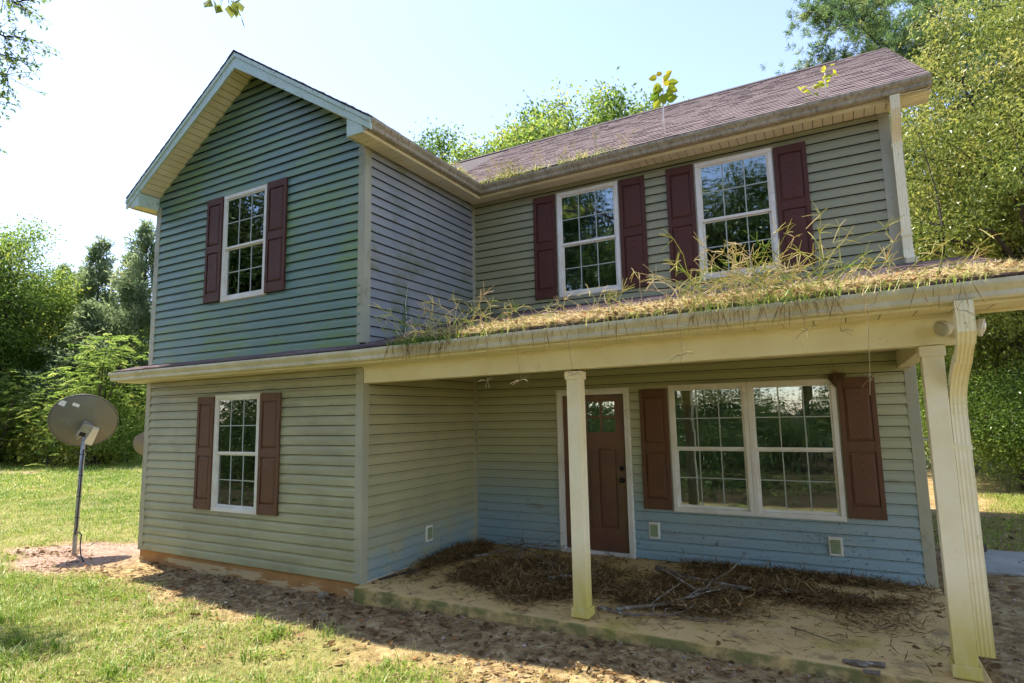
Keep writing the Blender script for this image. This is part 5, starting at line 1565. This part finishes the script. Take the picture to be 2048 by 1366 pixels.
tag(mesh_obj('porch_leaves', np_mesh('porch_leaves', V1, [F1], M['leaf_litter'], T1)), 'dead brown leaves caught in the porch litter', 'leaves', kind='stuff')


def branch(pts, r_, label, seed, twigs=6, tl=.3, group='dead branches on the porch'):
    gg = np.random.default_rng(seed); b = np.array(pts[0], float)
    pp = []
    for p, q in zip(pts[:-1], pts[1:]):
        for k in range(4): pp.append(np.array(p, float) + (np.array(q, float) - np.array(p, float)) * k / 4 + gg.normal(size=3) * r_ * .35)
    pp.append(np.array(pts[-1], float)); m_ = len(pp)
    o = empty('fallen_branch', tuple(b)); tag(o, label, 'branch', group)
    mb = MB(); mb.tube([p - b for p in pp], [r_ * (1 - .75 * k / (m_ - 1)) for k in range(m_)], 7); mb.build('stem', M['branch'], o)
    for q in range(twigs):
        k = gg.integers(1, m_); ax = unit(pp[k] - pp[k - 1]); s = pp[k] - b
        v = unit(ax * .8 + gg.normal(size=3) * np.array([.8, .8, .3]) + np.array([0, 0, .15])); L_ = tl * gg.uniform(.4, 1.2)
        e = s + v * L_; e[2] = max(e[2], .03 - b[2] + .01); mid = (s + e) / 2 + gg.normal(size=3) * .02
        mb = MB(); mb.tube([s, mid, e], [r_ * .4, r_ * .28, r_ * .12], 5); tw = mb.build('twig', M['branch'], o)


branch([(7.02, .28, .045), (7.35, .55, .06), (7.62, .80, .10), (7.72, 1.15, .19)], .022, 'forked grey branch lying right of the porch post', 1, 7, .42)
branch([(6.86, .25, .05), (7.15, .22, .045), (7.55, .36, .045), (8.0, .42, .04)], .018, 'thin bent branch lying along the porch behind the post base', 2, 5, .3)
branch([(6.98, 1.75, .09), (7.3, 1.52, .09), (7.75, 1.35, .07), (8.1, 1.38, .065), (8.5, 1.45, .06), (9.05, 1.62, .05)], .034, 'long lichen-grey branch lying below the porch window', 3, 5, .25)
branch([(4.75, 1.45, .06), (5.05, 1.62, .12), (5.35, 1.72, .22), (5.75, 1.92, .16), (6.1, 2.0, .07)], .014, 'bleached arching stick on top of the porch heap', 4, 8, .4)
branch([(5.3, 1.75, .25), (5.5, 1.35, .24), (5.65, .95, .17)], .010, 'dry twiggy stick hanging over the front of the porch heap', 5, 14, .35)
branch([(5.15, 1.6, .23), (5.6, 1.35, .23), (6.0, 1.1, .16)], .009, 'thin brushy stick lying across the porch heap', 6, 14, .35)
branch([(6.12, .75, .12), (6.3, .78, .15), (6.55, 1.1, .12)], .016, 'stubby pale branch in the front edge of the porch heap', 7, 4, .2)
branch([(8.45, .55, .03), (8.65, .42, .028), (8.82, .30, .026)], .006, 'small dark twig alone on the bare porch floor', 8, 3, .12)
mb = MB(); mb.hexa([(4.27, .22, .019), (4.30, .20, .019), (4.46, .95, .019), (4.43, .97, .019), (4.27, .22, .034), (4.30, .20, .034), (4.46, .95, .034), (4.43, .97, .034)])
tag(mb.build('trim_strip', M['bark_dark']), 'dark narrow strip lying along the foot of the return wall', 'strip')
# scrap on the porch floor
mb = MB(); gg = np.random.default_rng(3)
for k in range(5):
    q = np.array([8.93, -.02, .02]) + gg.normal(size=3) * np.array([.03, .05, .004]); mb.hexa([(q[0] - .05, q[1] - .03, .0205 + k * .004), (q[0] + .05, q[1] - .035, .0205 + k * .004), (q[0] + .055, q[1] + .03, .0205 + k * .004), (q[0] - .05, q[1] + .035, .0205 + k * .004), (q[0] - .05, q[1] - .03, .0235 + k * .004 + .01), (q[0] + .05, q[1] - .035, .0235 + k * .004), (q[0] + .055, q[1] + .03, .0235 + k * .004 + .012), (q[0] - .05, q[1] + .035, .0235 + k * .004)])
tag(mb.build('bark_scrap', M['branch']), 'curled grey scrap of bark on the bare porch floor', 'bark')


# ------------------------------------------------------------------ weeds in the gutters
def stalks(g, base, n, hmin, hmax, lean, spread, az0=None, fingers=(3, 6), fl=(.07, .14), dead=.7, r_=.0028):
    """arching stalks with finger-like seed heads; returns MB for stalks, MB for heads"""
    sm, hm = [], []
    V, Q, T = [], [], []
    o = 0

    def strip(pts, w0, w1, tint):
        nonlocal o
        pts = np.array(pts); d = unit(np.gradient(pts, axis=0)); m_ = len(pts)
        a = unit(np.cross(d, [0.3, .2, 1.0])); b = np.cross(d, a)
        ws = np.linspace(w0, w1, m_)[:, None]
        ring = np.stack([pts + a * ws, pts - .5 * a * ws + .87 * b * ws, pts - .5 * a * ws - .87 * b * ws], 1)
        V.append(ring.reshape(-1, 3)); T.append(np.full(m_ * 3, tint))
        for k in range(m_ - 1):
            for j in range(3):
                Q.append((o + k * 3 + j, o + k * 3 + (j + 1) % 3, o + k * 3 + 3 + (j + 1) % 3, o + k * 3 + 3 + j))
        o += m_ * 3
    for k in range(n):
        s = np.array(base(g)); h = g.uniform(hmin, hmax); a = g.random() * 6.28 if az0 is None else az0 + g.normal() * .6
        ln = abs(g.normal(lean, spread)); dr = np.array([math.cos(a), math.sin(a), 0])
        t = np.linspace(0, 1, 6); c = g.uniform(.2, 1.1) * ln
        pts = s + np.outer(t * h, [0, 0, 1]) - np.outer(t ** 2 * h * c * .55, [0, 0, 1]) + np.outer((t * .4 + t ** 2 * .6) * h * ln, dr) + g.normal(size=(6, 3)) * .006
        td = np.clip(g.normal(dead, .2), 0, 1)
        strip(pts, r_ * 1.2, r_ * .8, td)
        ax = unit(pts[-1] - pts[-2])
        nf = g.integers(*fingers)
        for q in range(nf):
            v = unit(ax * .55 + g.normal(size=3) * .62); L_ = g.uniform(*fl)
            e = pts[-1] + v * L_ + np.array([0, 0, -.006])
            strip([pts[-1], (pts[-1] + e) / 2 + v * .003 + np.array([0, 0, .005]), e], r_ * 1.15, r_ * .7, np.clip(td + g.normal(.08, .1), 0, 1))
    return np.concatenate(V), np.array(Q), np.concatenate(T)


def weed_clump(name, label, x0, x1, yc, zf, nst, nbl, hmin, hmax, seed, dead=.7, green=.35, lean=.55, bl=(.04, .12), az0=None, ysp=.05, hang=0):
    g = np.random.default_rng(seed)
    cx = (x0 + x1) / 2; o3 = np.array([cx, yc, zf(cx)])
    t = empty(name, tuple(o3)); tag(t, label, 'weeds', 'weeds growing in the gutters')
    def base(g_):
        x = np.clip(g_.normal(cx, (x1 - x0) / 3.4), x0, x1); return (x, yc + g_.normal() * ysp, zf(x) - .01)
    V, Q, T = stalks(g, base, nst, hmin, hmax, lean, .35, az0, dead=dead)
    mesh_obj('stalks', np_mesh(name + '_stalks', V - o3, [Q], M['weed'], T), t)
    P = np.array([base(g) for _ in range(nbl)])
    V, Qd, T3, T = blades(P - o3, g.uniform(*bl, nbl), g.uniform(.004, .009, nbl), np.abs(g.normal(.6, .35, nbl)), g, g.normal(green, .2, nbl), bend=.7)
    mesh_obj('blades', np_mesh(name + '_blades', V, [Qd, T3], M['weed'], T), t)
    if hang:
        m_ = hang; x = g.uniform(x0, x1, m_); s = np.stack([x, np.full(m_, -.452) - g.uniform(0, .02, m_), np.array([zf(q) for q in x]) + .01], 1) - o3
        d = unit(np.stack([g.normal(size=m_) * .35, -np.abs(g.normal(size=m_)) * .12, -np.ones(m_)], 1))
        V, F, T = leaves(s, d, g.uniform(.05, .2, m_), .045, g, g.normal(.75, .18, m_), up=.1, fold=.02)
        mesh_obj('hanging_roots', np_mesh(name + '_roots', V, [F], M['needle_litter'], T), t)
    return t


PG = lambda x: 2.525 + rise(x)
weed_clump('gutter_weeds', 'green grass tuft at the left end of the overgrown porch gutter', 4.95, 5.75, -.39, PG, 30, 620, .15, .42, 1, dead=.55, green=.08, hang=80)
weed_clump('gutter_weeds', 'dry spiky grass tuft below the left upper shutter', 5.7, 6.55, -.36, PG, 30, 150, .15, .5, 2, dead=.68, green=.28, hang=30, ysp=.12)
weed_clump('gutter_weeds', 'sparse seed-headed stalks below the left upper window', 6.5, 7.3, -.36, PG, 11, 70, .12, .36, 3, dead=.72, green=.4, hang=18)
weed_clump('gutter_weeds', 'low tangle of stalks above the right end of the porch window', 7.3, 8.2, -.38, PG, 16, 110, .12, .34, 4, dead=.74, green=.35, hang=30)
weed_clump('gutter_weeds', 'big tangled straw-coloured grass clump below the right upper shutter', 8.0, 9.0, -.34, PG, 130, 420, .25, .6, 5, dead=.62, green=.28, lean=.75, hang=80, ysp=.14)
weed_clump('gutter_weeds', 'tall wispy grass stalks beside the foot of the upper downspout', 8.9, 9.8, -.30, PG, 20, 260, .12, .42, 6, dead=.6, green=.42, lean=.7, az0=.1, hang=14, ysp=.15)
MG = lambda x: 5.19 + (x - 4.5) * .008
weed_clump('gutter_weeds', 'yellow grass fringe in the upper gutter corner', 4.62, 5.5, 2.05, MG, 26, 380, .08, .28, 7, dead=.66, green=.5)
weed_clump('gutter_weeds', 'thin grass along the upper gutter right of the corner', 5.5, 6.8, 2.05, MG, 20, 240, .08, .3, 8, dead=.7, green=.52)
weed_clump('gutter_weeds', 'short grass in the wing gutter next to the corner', 4.52, 4.60, 1.55, lambda x: 5.17, 10, 160, .05, .2, 9, dead=.66, green=.5, ysp=.28)
# stalks that hang over the porch gutter and end in star-shaped seed heads
for i_, (x, z, lb) in enumerate(((6.15, 2.13, 'seed head hanging under the porch beam left of the post'), (6.45, 2.12, 'star-shaped seed head hanging under the beam near the post'), (6.95, 2.14, 'seed head hanging against the top of the porch post'),
                                 (9.15, 2.0, 'long stalk with a star seed head hanging before the right shutter'), (8.75, 2.36, 'stalk with a star seed head hanging over the beam'), (9.0, 2.34, 'short hanging stalk right of the beam middle'), (9.62, 2.42, 'seed head hanging in front of the floodlight'), (7.9, 2.25, 'limp brown stalk hanging over the porch window'))):
    g = np.random.default_rng(200 + i_); o3 = np.array([x, -.455, PG(x)])
    t = empty('hanging_stalk', tuple(o3)); tag(t, lb, 'weed stalk', 'stalks hanging from the porch gutter')
    mb = MB(); e = np.array([g.normal() * .03, -.03, z - PG(x)])
    mb.tube([(0, .03, .0), (0, -.01, .03), (.01, -.03, -.05), e], .0019, 4)
    st = mb.build('stalk', material('dry_stalk_%d' % i_, (.32, .24, .11), rough=.8) if i_ == 0 else bpy.data.materials['dry_stalk_0'], t)
    for q in range(5):
        v = unit(g.normal(size=3) * np.array([1, .5, .45]) + np.array([0, 0, -.1])) * g.uniform(.06, .11)
        mb = MB(); mb.tube([e, e + v * .5 + np.array([0, 0, .008]), e + v + np.array([0, 0, -.01])], .0021, 4); mb.build('seed_spike', bpy.data.materials['dry_stalk_0'], t)

# debris lying on the porch roof
g = np.random.default_rng(131)


def roof_debris(n):
    x = g.uniform(5.0, 10.1, n); y = -.40 + np.abs(g.normal(0, .45, n)); k = (y < D - .1)
    return x[k], y[k]


x, y = roof_debris(52000); dens = smooth(.38, .66, fbm(x * 1.2, y * 1.6 + 4, 3) + .35 * smooth(.8, -.3, y) + .1 * (x > 7)); k = g.random(len(x)) < dens * .5; x, y = x[k], y[k]
zz = np.array([pz(b, a) for a, b in zip(x, y)])
P = np.stack([x, y, zz + .012 + g.uniform(0, .03, len(x))], 1)
V1, F1, T1 = leaves(P, g.normal(size=(len(x), 3)) * np.array([1, 1, .2]), g.uniform(.03, .11, len(x)), .06, g, g.normal(.85, .2, len(x)), up=.7, fold=.02)
V2, F2, T2 = dry_leaves(P[:3600] + np.array([0, 0, .004]), g.uniform(.03, .08, 3600), g, g.normal(.74, .2, 3600), .5)
tag(mesh_obj('roof_straw', np_mesh('roof_straw', V1, [F1], M['weed'], np.clip(T1, .62, 1))), 'mat of straw and needles lying on the porch roof', 'straw', kind='stuff')
tag(mesh_obj('roof_leaves', np_mesh('roof_leaves', V2, [F2], M['leaf_litter'], T2)), 'dry leaves lying in the straw on the porch roof', 'leaves', kind='stuff')

# saplings sprouting from the upper gutter
def heart_leaf(mb, p, d, nrm, s):
    p, d, nrm = Vector(p), Vector(d).normalized(), Vector(nrm); sd = d.cross(nrm).normalized(); nrm = sd.cross(d)
    out = [(0, 0), (.28, -.06), (.48, .18), (.46, .48), (.26, .82), (0, 1.08)]
    R_ = [p + sd * a * s + d * b * s + nrm * (abs(a) * .25 - b * b * .12) * s for a, b in out]
    Lf = [p - sd * a * s + d * b * s + nrm * (abs(a) * .25 - b * b * .12) * s for a, b in out]
    mid = [p + d * b * s - nrm * b * b * .12 * s for a, b in out]
    n = len(mb.v)
    for k in range(5):
        mb.poly([mid[k], R_[k], R_[k + 1], mid[k + 1]] if k else [mid[0], R_[1], mid[1]], True); mb.poly([mid[k + 1], Lf[k + 1], Lf[k], mid[k]] if k else [mid[1], Lf[1], mid[0]], True)


def set_tint(o, t):
    at_ = o.data.attributes.new('tint', 'FLOAT', 'POINT'); at_.data.foreach_set('value', np.full(len(o.data.vertices), t, np.float32))


sp = empty('sapling', (7.275, 2.06, 5.19)); tag(sp, 'straight sapling with large heart-shaped leaves growing from the upper gutter', 'sapling')
mb = MB(); mb.tube([(0, 0, 0), (-.005, -.01, .3), (.005, -.005, .6), (.02, 0, .86)], [.014, .012, .009, .005], 6); mb.build('stem', material('sapling_stem', (.85, .73, .64), rough=.7), sp)
g = np.random.default_rng(17)
for k in range(15):
    z = .54 + .34 * k / 14; a = k * 2.4; s = .105 * g.uniform(.8, 1.2) * (1 if k < 11 else .85)
    st = Vector((.01, 0, z)); dr = Vector((math.cos(a), math.sin(a) * .35, .15 + .3 * (k / 14)))
    e = st + dr * .07 * g.uniform(.6, 1.5)
    mb = MB(); mb.tube([st, e], .0018, 4, caps=False); heart_leaf(mb, e, Vector((math.cos(a), .12 * math.sin(a), g.uniform(-.9, .9) + (.8 if k > 12 else 0))), Vector((g.normal() * .25, -.9, .15 + g.normal() * .2)), s)
    set_tint(mb.build('leaf', M['sapling'], sp), float(np.clip(.35 + .5 * (k / 14) + g.normal() * .2, 0, 1)))
sp = empty('sapling', (9.11, 2.06, 5.21)); tag(sp, 'small leaning seedling with yellow-green leaflets growing from the upper gutter', 'sapling')
mb = MB(); mb.tube([(0, 0, 0), (-.04, -.01, .1), (-.03, -.01, .28), (-.02, 0, .40)], [.011, .009, .007, .004], 5); mb.tube([(-.04, -.01, .1), (-.12, -.02, .2), (-.26, -.03, .2)], [.007, .005, .003], 5); mb.build('stem', bpy.data.materials['sapling_stem'], sp)
for k in range(34):
    t = g.random()
    if k < 20: b = Vector((-.03 + g.normal() * .05, g.normal() * .04, .18 + .24 * t))
    else: b = Vector((-.10 - .18 * t + g.normal() * .02, g.normal() * .03, .18 + g.normal() * .03))
    d = Vector((g.normal() * .8, g.normal() * .5, g.uniform(-.8, .3)))
    V, F, T = leaves(np.array([tuple(b)]), np.array([tuple(d)]), np.array([g.uniform(.06, .10)]), .45, g, np.array([g.normal(.7, .2)]), up=.3)
    mesh_obj('leaf', np_mesh('seedling_leaf', V, [F], M['sapling'], T), sp)

# dead bits and cobweb clinging to the porch wall
g = np.random.default_rng(301)
x = np.concatenate([g.normal(8.70, .22, 130), g.uniform(6.7, 9.55, 240), g.uniform(4.3, 5.5, 60)]); z = np.concatenate([.37 + g.normal(0, .055, 130) + g.normal(0, .05, 130), np.abs(g.normal(.25, .25, 240)) + .05, g.uniform(.1, .8, 60)])
k = (z > .05) & (z < 1.1) & ~((z > .62) & (x > 6.7)); x, z = x[k], z[k]
P = np.stack([x, D - .030 - g.uniform(0, .006, len(x)), z], 1)
V, F, T = leaves(P, g.normal(size=(len(x), 3)) * np.array([1, .15, 1]), g.uniform(.008, .034, len(x)), .3, g, g.normal(.3, .2, len(x)), up=0)
tag(mesh_obj('wall_debris', np_mesh('wall_debris', V, [F], M['needle_litter'], T)), 'dead leaf bits clinging to the porch wall around the right outlet', 'debris', kind='stuff')
# wispy green plant at the left end of the porch roof
g = np.random.default_rng(302)
fe = empty('fennel_plant', (4.98, -.22, pz(-.22, 5))); tag(fe, 'wispy blue-green plant standing against the wing wall on the porch roof', 'plant')
mb = MB(); mb.tube([(0, 0, 0), (.03, 0, .2), (.02, 0, .42), (.06, 0, .62)], [.004, .003, .003, .001], 4); mb.build('stem', bpy.data.materials['sapling_stem'], fe)
t = g.random(260) ** .8; P = np.stack([.03 * t + g.normal(0, .012, 260), g.normal(0, .012, 260), .08 + t * .52], 1)
V, F, T = leaves(P, g.normal(size=(260, 3)) * np.array([1, 1, .5]) + np.array([0, 0, .9]), g.uniform(.03, .08, 260) * (1.2 - t), .08, g, g.normal(.05, .08, 260), up=0)
mesh_obj('leaves', np_mesh('fennel_leaves', V, [F], M['weed'], T), fe)


# undergrowth behind the photographer, seen mirrored low in the panes
g = np.random.default_rng(401)
x = g.uniform(-13, 13, 30000); y = g.uniform(-9.5, -3.9, 30000); cn = fbm(x * .9 + 4, y * .9 + 15, 3)
k = (g.random(30000) < smooth(.4, .62, cn)) & (np.hypot(x - CAM.x, y - CAM.y) > .9); x, y, cn = x[k], y[k], cn[k]
P = np.stack([x, y, gz(x, y) + g.uniform(.02, .5, len(x)) * smooth(.42, .7, cn)], 1)
V, F, T = leaves(P, g.normal(size=(len(x), 3)) * np.array([1, 1, .5]), g.uniform(.05, .13, len(x)), .5, g, g.normal(.55, .25, len(x)), up=.6)
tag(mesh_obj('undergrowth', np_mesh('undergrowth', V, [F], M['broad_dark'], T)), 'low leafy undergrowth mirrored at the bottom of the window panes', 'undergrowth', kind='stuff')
